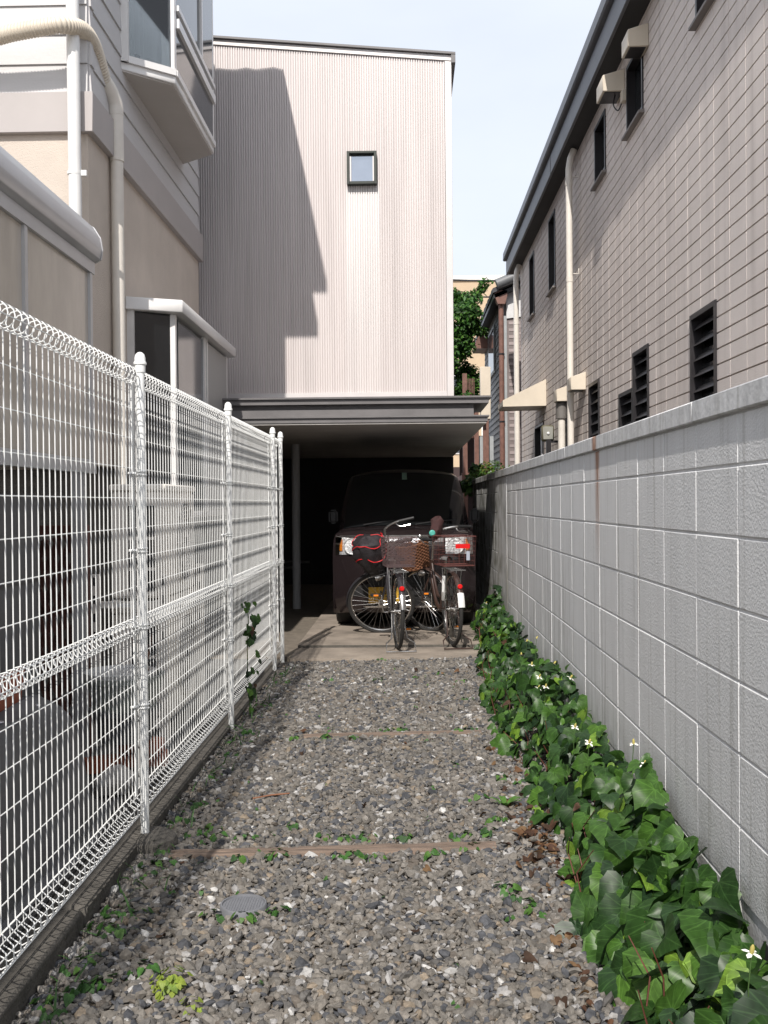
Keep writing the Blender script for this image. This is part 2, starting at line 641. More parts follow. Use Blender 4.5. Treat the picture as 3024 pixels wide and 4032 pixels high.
def algae_mask(N, L):
    g, s = sep_pos(N, L)
    no = N.new('ShaderNodeTexNoise')
    no.inputs['Scale'].default_value = 5
    no.inputs['Detail'].default_value = 6
    L.new(g.outputs['Position'], no.inputs[0])
    a = mrange(N, L, s.outputs['Y'], 8.2, 10.3)
    low = mrange(N, L, s.outputs['Z'], 0.55, 0.05)
    m = math_(N, L, 'MAXIMUM', a, low)
    return math_(N, L, 'MULTIPLY', m, mrange(N, L, no.outputs['Fac'], 0.35, 0.7, 0.1, 0.8))

for mm in (block_m, cope_m):
    overlay(mm, (0.24, 0.23, 0.20), streak_mask)
    overlay(mm, (0.125, 0.12, 0.075), algae_mask)
    overlay(mm, (0.27, 0.10, 0.03), rust_mask)
mortar_m = pmat('painted_mortar', (0.66, 0.66, 0.66), 0.85, var=0.1, vscale=20, bump=0.5, bscale=60, worldpos=True)

wall = thing('block_wall', 'long grey painted concrete block wall with coping along the right of the drive', 'wall', (WX + 0.06, 6.0, -0.08))
part('mortar', MB().box(WX + 0.0048, WX + 0.118, -0.5, 14.0, -0.088, 1.606), mortar_m, wall)
zj = [0.0575 + 0.2 * k for k in range(8)]           # joint heights
def block_mesh(w, h, nm):
    return MB().box(0, 0.10, -w / 2, w / 2, -h / 2, h / 2).mesh(nm, block_m, False, 0.0032)
g_ = 0.0065
me_b = block_mesh(0.4 - g_, 0.2 - g_, 'block')
me_t = block_mesh(0.4 - g_, 1.6 - zj[7] - g_ / 2, 'block_top')
me_f = block_mesh(0.4 - g_, 0.05 + 0.085, 'block_foot')
cols = [2.793 + 0.4 * k for k in range(-5, 16)] + [10.115 + 0.4 * k for k in range(0, 9)]
for y0 in cols:
    for r_ in range(7):
        if r_ == 0 and y0 < 2.6 and y0 > 2.2:
            continue                                 # the drain hole at the foot of the wall
        o = put('block', me_b, wall, (WX + rng.uniform(-0.0012, 0.0012), y0 + 0.2, (zj[r_] + zj[r_ + 1]) / 2))
    put('block', me_t, wall, (WX + rng.uniform(-0.001, 0.001), y0 + 0.2, (zj[7] + g_ / 2 + 1.6) / 2 + 0.001))
part('pilaster', MB().box(WX - 0.002, WX + 0.125, 9.2, 10.108, -0.087, 1.603), block_m, wall, bevel=0.006, smooth=True)
hole = MB().box(WX + 0.002, WX + 0.0045, 2.40, 2.62, 0.07, 0.215)
part('drain_hole', hole, garage_dark, wall, label='dark drain opening at the foot of the wall')
yy = -0.5
for L_ in [1.84, 1.85, 1.645, 0.9, 0.9, 1.8, 1.8, 1.8, 1.8, 1.6]:
    y2 = min(yy + L_, 14.05)
    cp = [(WX - 0.014, 1.606), (WX + 0.14, 1.606), (WX + 0.14, 1.672), (WX + 0.06, 1.682), (WX - 0.014, 1.672)]
    if y2 - yy > 0.05:
        part('coping_stone', MB().prism(cp, 'y', yy + 0.002, y2 - 0.002), cope_m, wall, bevel=0.004, smooth=True)
    yy = y2

# ------------------------------------------------------------------ tiled house behind the wall
BX = 2.0
tile_m = pmat('beige_wall_tile', (0.71, 0.64, 0.595), 0.75, var=0.05, vscale=2.0, bump=0.6, bscale=120, bdist=0.005, worldpos=True, bdetail=2, orand=0.035)
joint_m = pmat('beige_tile_joint', (0.34, 0.28, 0.24), 0.85, var=0.08, vscale=9)
cream_metal = pmat('cream_painted_metal', (0.62, 0.55, 0.45), 0.5, var=0.05, vscale=5)

house = thing('tiled_house', 'beige tiled house with dark eaves behind the grey block wall', 'house', (3.6, 10.8, -0.09))
Y0H, Y1H, Z0H, Z1H = 2.4, 17.45, 0.0, H + 4.03
wins = []   # y0, y1, z0, z1, kind, label
wins.append((6.36, 6.90, H + 3.24, H + 3.86, 'plain'))
wins.append((8.43, 9.04, H + 3.26, H + 3.86, 'plain'))
wins.append((10.0, 10.56, H + 3.28, H + 3.88, 'plain'))
wins.append((13.37, 13.97, H + 2.87, H + 3.88, 'plain'))
wins.append((15.55, 16.13, H + 2.92, H + 3.88, 'plain'))
wins.append((6.50, 7.08, H + 0.36, H + 1.29, 'louvre'))
wins.append((8.30, 8.865, H + 0.30, H + 1.295, 'louvre'))
wins.append((8.875, 9.45, H + 0.30, H + 0.998, 'louvre'))
wins.append((10.41, 10.99, H + 0.2, H + 1.27, 'louvre'))
wins.append((12.5, 13.1, H + 0.1, H + 1.06, 'louvre'))
wins.append((14.62, 15.6, 0.1, H + 1.16, 'door'))
holes = [w[:4] for w in wins]
hb = MB()
for (a, b, c, d) in rects_minus((Y0H, Y1H, Z0H, Z1H), holes):
    hb.box(BX + 0.0095, BX + 0.12, a, b, c, d)
part('wall', hb, joint_m, house)
part('house_core', MB().box(BX + 0.125, BX + 5.2, Y0H, Y1H, Z0H, Z1H), garage_dark, house)
part('end_wall', MB().box(BX + 0.0096, BX + 5.2, Y1H + 0.002, Y1H + 0.06, Z0H, Z1H), joint_m, house)
tw, th, tj = 0.3055, 0.101, 0.0105
def tile_geo(x0, a, b, c, d, ch=0.0032):
    # a tile with chamfered upright edges
    ch = min(ch, (b - a) * 0.3)
    return ([(x0, a + ch, c), (x0, b - ch, c), (x0, b - ch, d), (x0, a + ch, d),
             (x0 + 0.0094, a, c), (x0 + 0.0094, b, c), (x0 + 0.0094, b, d), (x0 + 0.0094, a, d)],
            [(0, 3, 2, 1), (0, 1, 5, 4), (1, 2, 6, 5), (2, 3, 7, 6), (3, 0, 4, 7)])
tile_me = MB().add(*tile_geo(0, -(tw - 0.003) / 2, (tw - 0.003) / 2, -(th - tj) / 2, (th - tj) / 2)).mesh('tile', tile_m)
yst = 5.930 - tw * 12
zst = H + 1.779 - th * 32
tiles_full, tiles_cut = [], []
for i in range(int((Y1H - yst) / tw) + 1):
    for j in range(60):
        r0 = (yst + i * tw + tj / 2, yst + (i + 1) * tw - tj / 2, zst + j * th + tj / 2, zst + (j + 1) * th - tj / 2)
        if r0[2] < 1.2 or r0[0] < Y0H or r0[0] > Y1H - 0.05:
            continue
        r0 = (r0[0], min(r0[1], Y1H - 0.002), r0[2], min(r0[3], Z1H))
        if r0[3] - r0[2] < 0.01:
            continue
        rs = rects_minus(r0, holes)
        whole = len(rs) == 1 and abs(rs[0][1] - rs[0][0] - (tw - tj)) < 1e-4 and abs(rs[0][3] - rs[0][2] - (th - tj)) < 1e-4
        yc, zc = (r0[0] + r0[1]) / 2, (r0[2] + r0[3]) / 2
        u = 829.5 + 2170 * math.tan(math.atan2(BX, yc) + R(1.29))
        v = 1106 - 2170 * (zc - H) / yc
        seen = u < 1670 and v > -20 and zc > H + 0.31 * BX / WX * 0.98
        (tiles_full if (whole and seen) else tiles_cut).append((yc, zc, rs))
tiles_full.sort()
for (yc, zc, rs) in tiles_full[:300]:
    put('tile', tile_me, house, (BX + rng.uniform(-0.0004, 0.0004), yc, zc))
tb = MB()
for (yc, zc, rs) in tiles_full[300:] + tiles_cut:
    for (a, b, c, d) in rs:
        if b - a < 0.004 or d - c < 0.004:
            continue
        x0 = BX + rng.uniform(-0.0004, 0.0004)
        tb.add(*tile_geo(x0, a - 0.0027, b + 0.0027, c, d))
o = put('tile_field', tb.mesh('tile_field', tile_m), house)
o['kind'] = 'stuff'

def win(yA, yB, zA, zB, kind):
    fr = MB()
    t = 0.035
    fr.box(BX - 0.012, BX + 0.09, yA, yA + t, zA, zB)
    fr.box(BX - 0.012, BX + 0.09, yB - t, yB, zA, zB)
    fr.box(BX - 0.012, BX + 0.09, yA + t, yB - t, zB - t, zB)
    fr.box(BX - 0.012, BX + 0.09, yA + t, yB - t, zA, zA + t)
    nm = 'door' if kind == 'door' else 'window'
    w_ = part(nm, fr, black_frame, house)
    part('pane', MB().box(BX + 0.062, BX + 0.07, yA + t, yB - t, zA + t, zB - t), dark_glass, w_)
    if kind == 'louvre':
        n = max(4, int(round((zB - zA) / 0.118)))
        for k in range(n):
            zc = zA + t + (k + 0.5) * (zB - zA - 2 * t) / n
            sl = MB().prism([(BX + 0.004, zc - 0.022), (BX + 0.010, zc - 0.024), (BX + 0.046, zc + 0.022), (BX + 0.04, zc + 0.024)], 'y', yA + t + 0.003, yB - t - 0.003)
            part('louvre', sl, black_frame, w_)
    if kind == 'plain':
        sill = MB().prism([(BX - 0.05, zA - 0.035), (BX + 0.0, zA - 0.035), (BX, zA - 0.004), (BX - 0.05, zA - 0.015)], 'y', yA - 0.03, yB + 0.03)
        part('sill', sill, pmat('grey_sill', (0.2, 0.18, 0.17), 0.6), w_)
    if kind == 'door':
        ym = yA + 0.42 * (yB - yA)
        part('door_stile', MB().box(BX + 0.02, BX + 0.055, ym, ym + 0.09, zA + t, zB - t), alu, w_)
for w in wins:
    win(*w)

def tile_grime(N, L):
    g, s = sep_pos(N, L)
    mp = N.new('ShaderNodeMapping')
    mp.inputs['Scale'].default_value = (1, 5, 0.22)
    L.new(g.outputs['Position'], mp.inputs[0])
    no = N.new('ShaderNodeTexNoise')
    no.inputs['Scale'].default_value = 1.6
    no.inputs['Detail'].default_value = 6
    L.new(mp.outputs[0], no.inputs[0])
    return mrange(N, L, no.outputs['Fac'], 0.48, 0.80, 0.0, 0.45)
overlay(tile_m, (0.36, 0.31, 0.28), tile_grime)
# eaves: dark soffit, grey fascia and gutter
ez, ex = Z1H, 1.80
part('soffit', MB().box(ex + 0.02, BX + 5.2, Y0H - 0.3, Y1H + 0.42, ez + 0.001, ez + 0.02), pmat('black_soffit', (0.02, 0.019, 0.02), 0.7), house)
part('fascia', MB().box(ex, ex + 0.03, Y0H - 0.3, Y1H + 0.45, ez - 0.005, ez + 0.23), roof_dark, house, bevel=0.004, smooth=True)
gp = [(ex - 0.055, ez + 0.26), (ex - 0.05, ez + 0.38), (ex - 0.04, ez + 0.40), (ex + 0.06, ez + 0.41), (ex + 0.06, ez + 0.24), (ex - 0.04, ez + 0.245)]
part('gutter', MB().prism(gp, 'y', Y0H - 0.3, Y1H + 0.46), roof_dark, house)
part('roof', MB().prism([(ex + 0.061, ez + 0.25), (BX + 2.6, ez + 1.0), (BX + 5.4, ez + 0.3), (BX + 5.4, ez + 0.021), (ex + 0.061, ez + 0.021)], 'y', Y0H - 0.29, Y1H + 0.43), roof_dark, house)
for yk in (7.6, 12.4):
    part('fascia_seam', MB().box(ex - 0.004, ex - 0.0005, yk, yk + 0.012, ez - 0.003, ez + 0.228), black_frame, house)

def pipe(root, pts, r, mat, nm='pipe', n=12, sub=0):
    P = smooth_path(pts, sub) if sub else pts
    return part(nm, MB().tube(P, r, n), mat, root, smooth=True)

def downpipe(x, y, ztop, label, r=0.036, zs=(0.5, 2.0, 3.5, 4.6)):
    d = thing('downpipe', label, 'downpipe', (x, y, -0.05))
    pipe(d, [(x + 0.06, y, ztop), (x + 0.02, y, ztop - 0.10), (x, y, ztop - 0.22), (x, y, 0.9), (x, y, -0.05)], r, cream_pipe)
    for z in zs:
        if z < ztop:
            c_ = part('pipe_collar', MB().lathe([(r + 0.004, z - 0.03), (r + 0.004, z + 0.03)], (x, y, 0), n=12), cream_pipe, d, smooth=True)
            part('bracket', MB().tube([(x + r, y - 0.03, z + 0.06), (x + 0.10, y - 0.03, z + 0.06), (x + 0.10, y - 0.03, z + 0.12)], 0.006, 6), cream_pipe, d)
    return d
downpipe(1.885, 11.55, Z1H - 0.01, 'cream downpipe down the middle of the beige tiled house wall', 0.038, (1.9, 2.6, 3.9, 5.0))
downpipe(1.885, 17.1, Z1H - 0.01, 'cream downpipe at the far corner of the beige tiled house', 0.045, (1.5, 3.1, 4.4))

def hood(y, z, w, d, h, label, cable=False):
    t = thing('vent_hood', label, 'vent', (BX - d / 2, y, z))
    pr = [(BX - 0.001, z + h), (BX - 0.001, z), (BX - d, z), (BX - d, z + h * 0.72)]
    part('hood_box', MB().prism([(a, b) for a, b in pr], 'y', y - w / 2, y + w / 2), cream_metal, t, bevel=0.005, smooth=True)
    part('grille', MB().box(BX - d + 0.02, BX - 0.02, y - w / 2 + 0.02, y + w / 2 - 0.02, z - 0.006, z + 0.004), black_frame, t)
    if cable:
        pipe(t, [(BX - 0.07, y - 0.06, z), (BX - 0.09, y - 0.08, z - 0.1), (BX - 0.06, y - 0.13, z - 0.17), (BX - 0.03, y - 0.16, z - 0.11)], 0.006, black_frame, 'cable', 6, 5)
        part('junction_box', MB().box(BX - 0.045, BX - 0.002, y - 0.24, y - 0.15, z - 0.12, z - 0.02), cream_metal, t, bevel=0.004, smooth=True)
    return t
hood(8.36, H + 3.70, 0.24, 0.17, 0.19, 'cream vent hood beside the topmost dark window near the eaves')
hood(9.28, H + 3.70, 0.30, 0.20, 0.20, 'cream vent hood with hanging black cable under the eaves', True)
hood(11.3, H + 1.24, 0.24, 0.17, 0.20, 'cream vent hood just behind the middle downpipe')
h4 = hood(12.35, H + 1.22, 0.24, 0.17, 0.20, 'cream vent hood on top of a vertical exhaust duct')
pipe(h4, [(BX - 0.095, 12.35, H + 1.21), (BX - 0.095, 12.35, 0.0)], 0.045, cream_pipe, 'duct')
part('duct_collar', MB().lathe([(0.066, H + 1.02), (0.066, H + 1.21)], (BX - 0.095, 12.35, 0), n=14), pmat('grey_collar', (0.16, 0.15, 0.14), 0.6), h4, smooth=True)

aw = thing('door_awning', 'cream wedge shaped awning over the door of the tiled house', 'awning', (1.7, 14.7, H + 1.35))
sec = [(BX - 0.001, H + 1.75), (BX - 0.001, H + 1.372), (1.385, H + 1.364), (1.385, H + 1.455)]
part('awning_side', MB().prism(sec, 'y', 14.36, 14.39), cream_metal, aw)
part('awning_side', MB().prism(sec, 'y', 15.07, 15.10), cream_metal, aw)
part('awning_top', MB().prism([(BX - 0.002, H + 1.747), (BX - 0.002, H + 1.73), (1.386, H + 1.435), (1.386, H + 1.452)], 'y', 14.391, 15.069), cream_metal, aw)
part('awning_soffit', MB().box(1.39, BX - 0.004, 14.391, 15.069, H + 1.374, H + 1.386), cream_metal, aw)
part('awning_front', MB().box(1.385, 1.405, 14.391, 15.069, H + 1.388, H + 1.432), cream_metal, aw)

fl = thing('floodlight', 'small square glass floodlight on a dark post behind the wall', 'lamp', (1.78, 12.95, 0))
part('post', MB().box(1.80, 1.86, 12.92, 12.98, 0.0, H + 0.80), black_frame, fl)
part('lamp_housing', MB().box(1.74, 1.90, 12.93, 13.02, H + 0.78, H + 0.985), pmat('olive_lamp', (0.12, 0.11, 0.07), 0.5), fl, bevel=0.02, smooth=True)
part('lamp_glass', MB().box(1.755, 1.885, 12.912, 12.928, H + 0.80, H + 0.965), pmat('lamp_lens', (0.30, 0.30, 0.27), 0.1, spec=0.8), fl, bevel=0.006, smooth=True)
part('bulb', MB().lathe([(0.004, 12.893), (0.016, 12.897), (0.02, 12.905), (0.016, 12.911)], (1.82, 0, H + 0.88), 'y', 10), white_paint, fl, smooth=True)
part('bracket', MB().box(1.865, BX - 0.001, 12.94, 12.98, H + 0.76, H + 0.79), black_frame, fl)

# ------------------------------------------------------------------ metal clad house over the garage
FY = 10.5
clad = pmat('ribbed_silver_cladding', (0.62, 0.572, 0.56), 0.5, metal=0.12, var=0.06, vscale=0.9, worldpos=True, stretch=(5, 1, 0.5))
trim_m = pmat('white_metal_trim', (0.62, 0.59, 0.58), 0.4, metal=0.2, var=0.04, vscale=4)
green_black = pmat('dark_green_window_frame', (0.022, 0.028, 0.022), 0.5, var=0.2, vscale=9)
def painted_reflection(N, L):
    # paler band below the window: bright reflection painted into the cladding colour
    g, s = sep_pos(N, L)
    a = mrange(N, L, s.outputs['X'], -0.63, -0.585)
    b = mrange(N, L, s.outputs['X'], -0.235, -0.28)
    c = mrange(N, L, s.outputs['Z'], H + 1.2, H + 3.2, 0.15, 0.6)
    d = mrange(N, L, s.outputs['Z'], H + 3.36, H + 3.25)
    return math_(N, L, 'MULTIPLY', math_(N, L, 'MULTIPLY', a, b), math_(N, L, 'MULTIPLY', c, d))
def run_dirt(N, L):
    g, s = sep_pos(N, L)
    mp = N.new('ShaderNodeMapping')
    mp.inputs['Scale'].default_value = (7, 1, 0.18)
    L.new(g.outputs['Position'], mp.inputs[0])
    no = N.new('ShaderNodeTexNoise')
    no.inputs['Scale'].default_value = 2.0
    no.inputs['Detail'].default_value = 6
    L.new(mp.outputs[0], no.inputs[0])
    return mrange(N, L, no.outputs['Fac'], 0.46, 0.78, 0.0, 0.5)
overlay(clad, (0.47, 0.43, 0.42), run_dirt)
overlay(clad, (0.80, 0.78, 0.77), painted_reflection)
mh = thing('metal_clad_house', 'tall house clad in ribbed silver metal over a dark garage', 'house', (-1.5, 13.5, 0))
top = lambda x: H + 4.645 - 0.087 * (x - 0.50)
xL, xR = -3.9, 0.432
wx0, wx1, wz0, wz1 = -0.59, -0.28, H + 3.31, H + 3.65
pitch = 0.0254
prof = [(0.0, 0.0), (0.16, 0.0), (0.21, -0.0120), (0.34, -0.0145), (0.58, -0.0150), (0.82, -0.0145), (0.95, -0.0120)]
rows_top, rows_bot = [], []
n_r = int((xR - xL) / pitch)
xs_, ys_ = [], []
for i in range(n_r):
    for (u, d) in prof:
        xs_.append(xR - (n_r - i) * pitch + u * pitch)
        ys_.append(FY + d)
xs_.append(xR); ys_.append(FY)
cl = MB()
zb0 = H + 1.16
cl.grid([[(x, y, zb0) for x, y in zip(xs_, ys_)], [(x, y, top(x) - 0.055) for x, y in zip(xs_, ys_)]])
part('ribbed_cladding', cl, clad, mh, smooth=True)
body = MB().prism([(-3.95, H + 1.12), (0.497, H + 1.12), (0.497, top(0.497) - 0.01), (-3.95, top(-3.95) - 0.01)], 'y', FY + 0.012, 16.8)
part('house_body', body, trim_m, mh)
part('corner_trim', MB().box(0.434, 0.503, FY - 0.022, FY + 0.06, H + 1.06, top(0.503) - 0.012), trim_m, mh, bevel=0.002)
part('base_trim', MB().box(-3.95, 0.433, FY - 0.03, FY + 0.011, H + 1.108, H + 1.158), trim_m, mh, bevel=0.002)
part('top_trim', MB().prism([(-3.95, top(-3.95) - 0.058), (0.5, top(0.5) - 0.058), (0.52, top(0.52) - 0.005), (-3.95, top(-3.95) - 0.005)], 'y', FY - 0.03, FY + 0.011), trim_m, mh)
part('roof_edge', MB().prism([(-4.0, top(-4.0)), (0.545, top(0.545)), (0.545, top(0.545) + 0.022), (-4.0, top(-4.0) + 0.022)], 'y', FY - 0.06, 16.9), steel_dark, mh)
part('roof_gutter', MB().box(0.50, 0.545, FY - 0.055, 16.9, top(0.53) - 0.085, top(0.53) - 0.003), steel_dark, mh)
# small projecting window
wf = MB()
d0, d1, t_ = FY - 0.085, FY + 0.011, 0.028
wf.box(wx0, wx0 + t_, d0, d1, wz0, wz1).box(wx1 - t_, wx1, d0, d1, wz0, wz1)
wf.box(wx0 + t_, wx1 - t_, d0, d1, wz1 - t_ * 0.8, wz1).box(wx0 + t_, wx1 - t_, d0, d1, wz0, wz0 + t_)
w_ = part('window', wf, green_black, mh, bevel=0.002, smooth=True)
part('pane', MB().box(wx0 + t_, wx1 - t_, FY - 0.03, FY - 0.022, wz0 + t_, wz1 - t_), pmat('sky_reflecting_glass', (0.42, 0.46, 0.52), 0.05, metal=0.9, var=0.1, vscale=2), w_)
sf = MB().box(wx0 + t_, wx0 + t_ + 0.018, FY - 0.06, FY - 0.031, wz0 + t_, wz1 - t_ - 0.02)
sf.box(wx1 - t_ - 0.014, wx1 - t_, FY - 0.06, FY - 0.031, wz0 + t_, wz1 - t_ - 0.02)
part('sash', sf, trim_m, w_)
# steel canopy
CY = 9.5
kC = 0.9635
cx0, cx1 = -3.9, 0.772
part('canopy_top_flange', MB().box(cx0, cx1 + 0.035, CY - 0.045, FY + 0.01, H + 0.9886, H + 1.0059), steel_dark, mh)
part('canopy_upper_fascia', MB().box(cx0, cx1 + 0.01, CY - 0.02, FY, H + 0.9394, H + 0.9876), steel_dark, mh)
part('canopy_web', MB().box(cx0, cx1 - 0.13, CY + 0.06, FY, H + 0.8334, H + 0.9384), steel_dark, mh)
part('canopy_lower_fascia', MB().box(cx0, cx1 - 0.13, CY + 0.02, CY + 0.059, H + 0.8267, H + 0.8912), steel_dark, mh)
part('canopy_bottom_flange', MB().box(cx0, cx1 + 0.015, CY - 0.02, CY + 0.12, H + 0.8113, H + 0.8257), steel_dark, mh)
part('canopy_edge', MB().box(cx0, cx1, CY, 16.6, H + 0.7679, H + 0.8103), steel_dark, mh)
part('garage_ceiling', MB().box(cx0, cx1 - 0.012, CY + 0.012, 16.6, H + 0.7515, H + 0.7674), soffit_m, mh)
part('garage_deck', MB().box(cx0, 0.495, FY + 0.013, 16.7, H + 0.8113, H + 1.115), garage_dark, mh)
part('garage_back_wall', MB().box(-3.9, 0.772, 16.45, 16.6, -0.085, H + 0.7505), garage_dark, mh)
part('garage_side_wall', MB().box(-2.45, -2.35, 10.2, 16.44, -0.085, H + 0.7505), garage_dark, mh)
part('column', MB().lathe([(0.052, -0.08), (0.052, H + 0.7505)], (-1.39, 12.6, 0), n=14), pmat('dirty_white_column', (0.42, 0.42, 0.42), 0.6), mh, smooth=True)
for yk in (13.6, 14.9):
    part('rail', MB().tube([(-2.34, yk, 0.5), (-1.45, yk, 0.5)], 0.02, 8), steel_dark, mh)

# things leaning at the garage side
rk = thing('pole_rack', 'bundle of thin poles leaning in the dark at the garage side', 'poles', (-1.75, 11.2, 0.05))
for k in range(6):
    part('pole', MB().tube([(-1.62 - 0.07 * k, 11.2 + 0.03 * k, 0.05), (-1.60 - 0.07 * k, 11.32 + 0.03 * k, 1.75 + 0.05 * (k % 3))], 0.013, 8), alu, rk, smooth=True)

# ------------------------------------------------------------------ left house
HX, HY0, HY1 = -2.05, 6.51, 9.97
lh = thing('left_house', 'white and cream two storey house with bay windows on the left', 'house', (-4.0, 8.2, 0.0))
zB0, zB1 = H + 2.42, H + 2.68
part('stucco_wall', MB().box(-7.0, HX, HY0, HY1, H + 0.27, zB0 + 0.05), stucco, lh)
part('foundation', MB().box(-7.0, HX - 0.06, HY0 + 0.08, HY1 - 0.02, -0.05, H + 0.269), kerb_m, lh)
part('upper_core', MB().box(-7.0, HX - 0.012, HY0 + 0.012, HY1 - 0.012, zB0 + 0.06, H + 5.1), garage_dark, lh)
part('band', MB().box(-7.0, HX + 0.045, HY0 - 0.045, HY1 + 0.03, zB0, zB1), band_m, lh, bevel=0.004, smooth=True)
bh = 0.19
k = 0
z = zB1
while z < H + 5.0:
    z2 = min(z + bh, H + 5.1)
    # lap boards on the gable and on the side, a small corner piece at their meeting
    a = MB().prism([(HY0 - 0.016, z + 0.002), (HY0 + 0.01, z + 0.002), (HY0 + 0.01, z2), (HY0 - 0.004, z2)], 'x', -7.0, HX - 0.075)
    part('siding_board', a, siding, lh)
    b = MB().prism([(HX + 0.016, z + 0.002), (HX - 0.01, z + 0.002), (HX - 0.01, z2), (HX + 0.004, z2)], 'y', HY0 + 0.075, HY1)
    part('siding_board', b, siding, lh)
    c = MB()
    c.prism([(HY0 - 0.026, z + 0.001), (HY0 + 0.02, z + 0.001), (HY0 + 0.02, z2 - 0.001), (HY0 - 0.014, z2 - 0.001)], 'x', HX - 0.074, HX + 0.006)
    c.prism([(HX + 0.026, z + 0.001), (HX - 0.02, z + 0.001), (HX - 0.02, z2 - 0.001), (HX + 0.014, z2 - 0.001)], 'y', HY0 + 0.006, HY0 + 0.074)
    part('corner_piece', c, siding, lh)
    z = z2
    k += 1
# roof: low slope, overhanging the bays on the drive side, wavy tile ends at the back
rf = MB()
P_, n_ = [], 60
def roof_z(y):
    return H + 5.24 + (9.75 - y) * 0.18
for i in range(n_ + 1):
    x = -7.2 + (5.84) * i / n_
    wav = 0.035 * abs(math.sin(x * math.pi / 0.27))
    P_.append([(x, y, roof_z(y) + wav) for y in (6.95, 8.0, 9.0, 9.75)])
rf.grid(P_)
rf.grid([[(x, y, roof_z(y) - 0.11) for y in (6.95, 9.75)] for x in (-7.2, -1.36)])
rf.prism([(6.95, roof_z(6.95) - 0.105), (9.75, roof_z(9.75) - 0.105), (9.75, roof_z(9.75) + 0.01), (6.95, roof_z(6.95) + 0.01)], 'x', -1.375, -1.36)
rf.box(-7.2, -1.36, 9.735, 9.75, roof_z(9.75) - 0.105, roof_z(9.75) + 0.004)
part('roof', rf, roof_dark, lh)
part('front_roof', MB().prism([(HY0 - 0.25, H + 5.3), (6.948, roof_z(6.95) - 0.1), (6.948, roof_z(6.95) + 0.06), (HY0 - 0.25, H + 5.45)], 'x', -7.2, -1.96), roof_dark, lh)

def angled_bay(nm, fx, wy0, wy1, fy0, fy1, z0, z1, front_cols, roof_over, parts):
    """bay with splayed ends: wall line wy0..wy1, front line fx, fy0..fy1"""
    A, B_, C_, D_ = Vector((HX, wy0)), Vector((fx, fy0)), Vector((fx, fy1)), Vector((HX, wy1))
    poly = [tuple(A), tuple(B_), tuple(C_), tuple(D_)]
    base = MB().prism([(p[0], p[1]) for p in poly], 'z', z0, z0 + 0.055)
    bay = part(nm, base, alu_white, lh, bevel=0.003, smooth=True)
    # posts
    for p in (B_, C_):
        part('post', MB().box(p.x - (0.06 if p is C_ else 0.10), p.x + 0.002, p.y - 0.045 if p is C_ else p.y - 0.022, p.y + 0.01 if p is C_ else p.y + 0.035, z0 + 0.056, z1), alu_white, bay, bevel=0.004, smooth=True)
    return bay, A, B_, C_, D_

glass = glass_mat('window_glass')
def pane_between(p, q, z0, z1, inset, bay, mat, nm='pane', th_=0.006, off=0.0):
    d = (q - p).normalized()
    n = Vector((d.y, -d.x))
    a, b = p + d * inset + n * off, q - d * inset + n * off
    poly = [a, b, b - n * th_, a - n * th_]
    return part(nm, MB().prism([(v.x, v.y) for v in poly], 'z', z0, z1), mat, bay)

def bar_between(p, q, za, zb, w, bay, mat, nm='rail'):
    d = (q - p).normalized()
    n = Vector((d.y, -d.x))
    poly = [p + n * w, q + n * w, q - n * w, p - n * w]
    return part(nm, MB().prism([(v.x, v.y) for v in poly], 'z', za, zb), mat, bay)

curtain_m = pmat('net_curtain', (0.42, 0.43, 0.44), 0.9, var=0.15, vscale=3)
soff_bay = pmat('bay_underside', (0.47, 0.44, 0.41), 0.7, var=0.05, vscale=3)
room_dark = pmat('room_dark', (0.035, 0.04, 0.045), 0.9, var=0.2)

def wavy_curtain(p, q, z0, z1, bay, nm='curtain', amp=0.018):
    m = MB()
    n = 60
    pts = []
    d = (q - p)
    nn = Vector((d.y, -d.x)).normalized()
    for i in range(n + 1):
        t = i / n
        b = p + d * t + nn * (amp * math.sin(t * 62) + amp * 0.5 * math.sin(t * 23 + 1))
        pts.append(b)
    m.grid([[(b.x, b.y, z0) for b in pts], [(b.x, b.y, z1) for b in pts]])
    return part(nm, m, curtain_m, bay, smooth=True)

# upper bay
ub, A, B_, C_, D_ = angled_bay('upper_bay_window', -1.71, 7.27, 9.30, 7.545, 9.06, H + 3.17, H + 4.925, 2, 0.1, 1)
part('bay_underside', MB().prism([(HX + 0.01, 7.285), (-1.73, 7.555), (-1.73, 9.05), (HX + 0.01, 9.285)], 'z', H + 3.158, H + 3.169), soff_bay, ub)
zs0, zs1 = H + 3.225, H + 4.92
bar_between(A, B_, zs0, zs0 + 0.05, 0.018, ub, alu_white)
bar_between(B_, C_, zs0, zs0 + 0.045, 0.018, ub, alu_white)
part('side_jamb', MB().box(HX + 0.0, HX + 0.06, 7.262, 7.30, zs0, zs1), alu_white, ub)
pane_between(A, B_, zs0 + 0.05, zs1, 0.02, ub, glass)
pane_between(B_, C_, zs0 + 0.045, zs1, 0.02, ub, mirror_glass)
zr = H + 3.60
bar_between(B_ + Vector((0.012, 0.03)), C_ + Vector((0.012, -0.03)), zr, zr + 0.07, 0.014, ub, alu_white, 'transom')
bar_between(B_ + Vector((0.012, 0.03)), C_ + Vector((0.012, -0.03)), zr + 0.13, zr + 0.17, 0.012, ub, alu_white, 'transom')
ym = 8.75
part('mullion', MB().box(-1.722, -1.69, 8.46, 8.50, zr + 0.17, zs1), alu_white, ub)
wavy_curtain(A + Vector((0.03, 0.10)), B_ + Vector((-0.06, 0.10)), zs0 + 0.06, zs1, ub)
part('room', MB().box(HX - 0.011, HX - 0.004, 7.30, 9.26, zs0, zs1), room_dark, ub)
part('floor', MB().prism([(HX, 7.30), (-1.74, 7.57), (-1.74, 9.04), (HX, 9.27)], 'z', zs0 + 0.001, zs0 + 0.012), alu_white, ub)
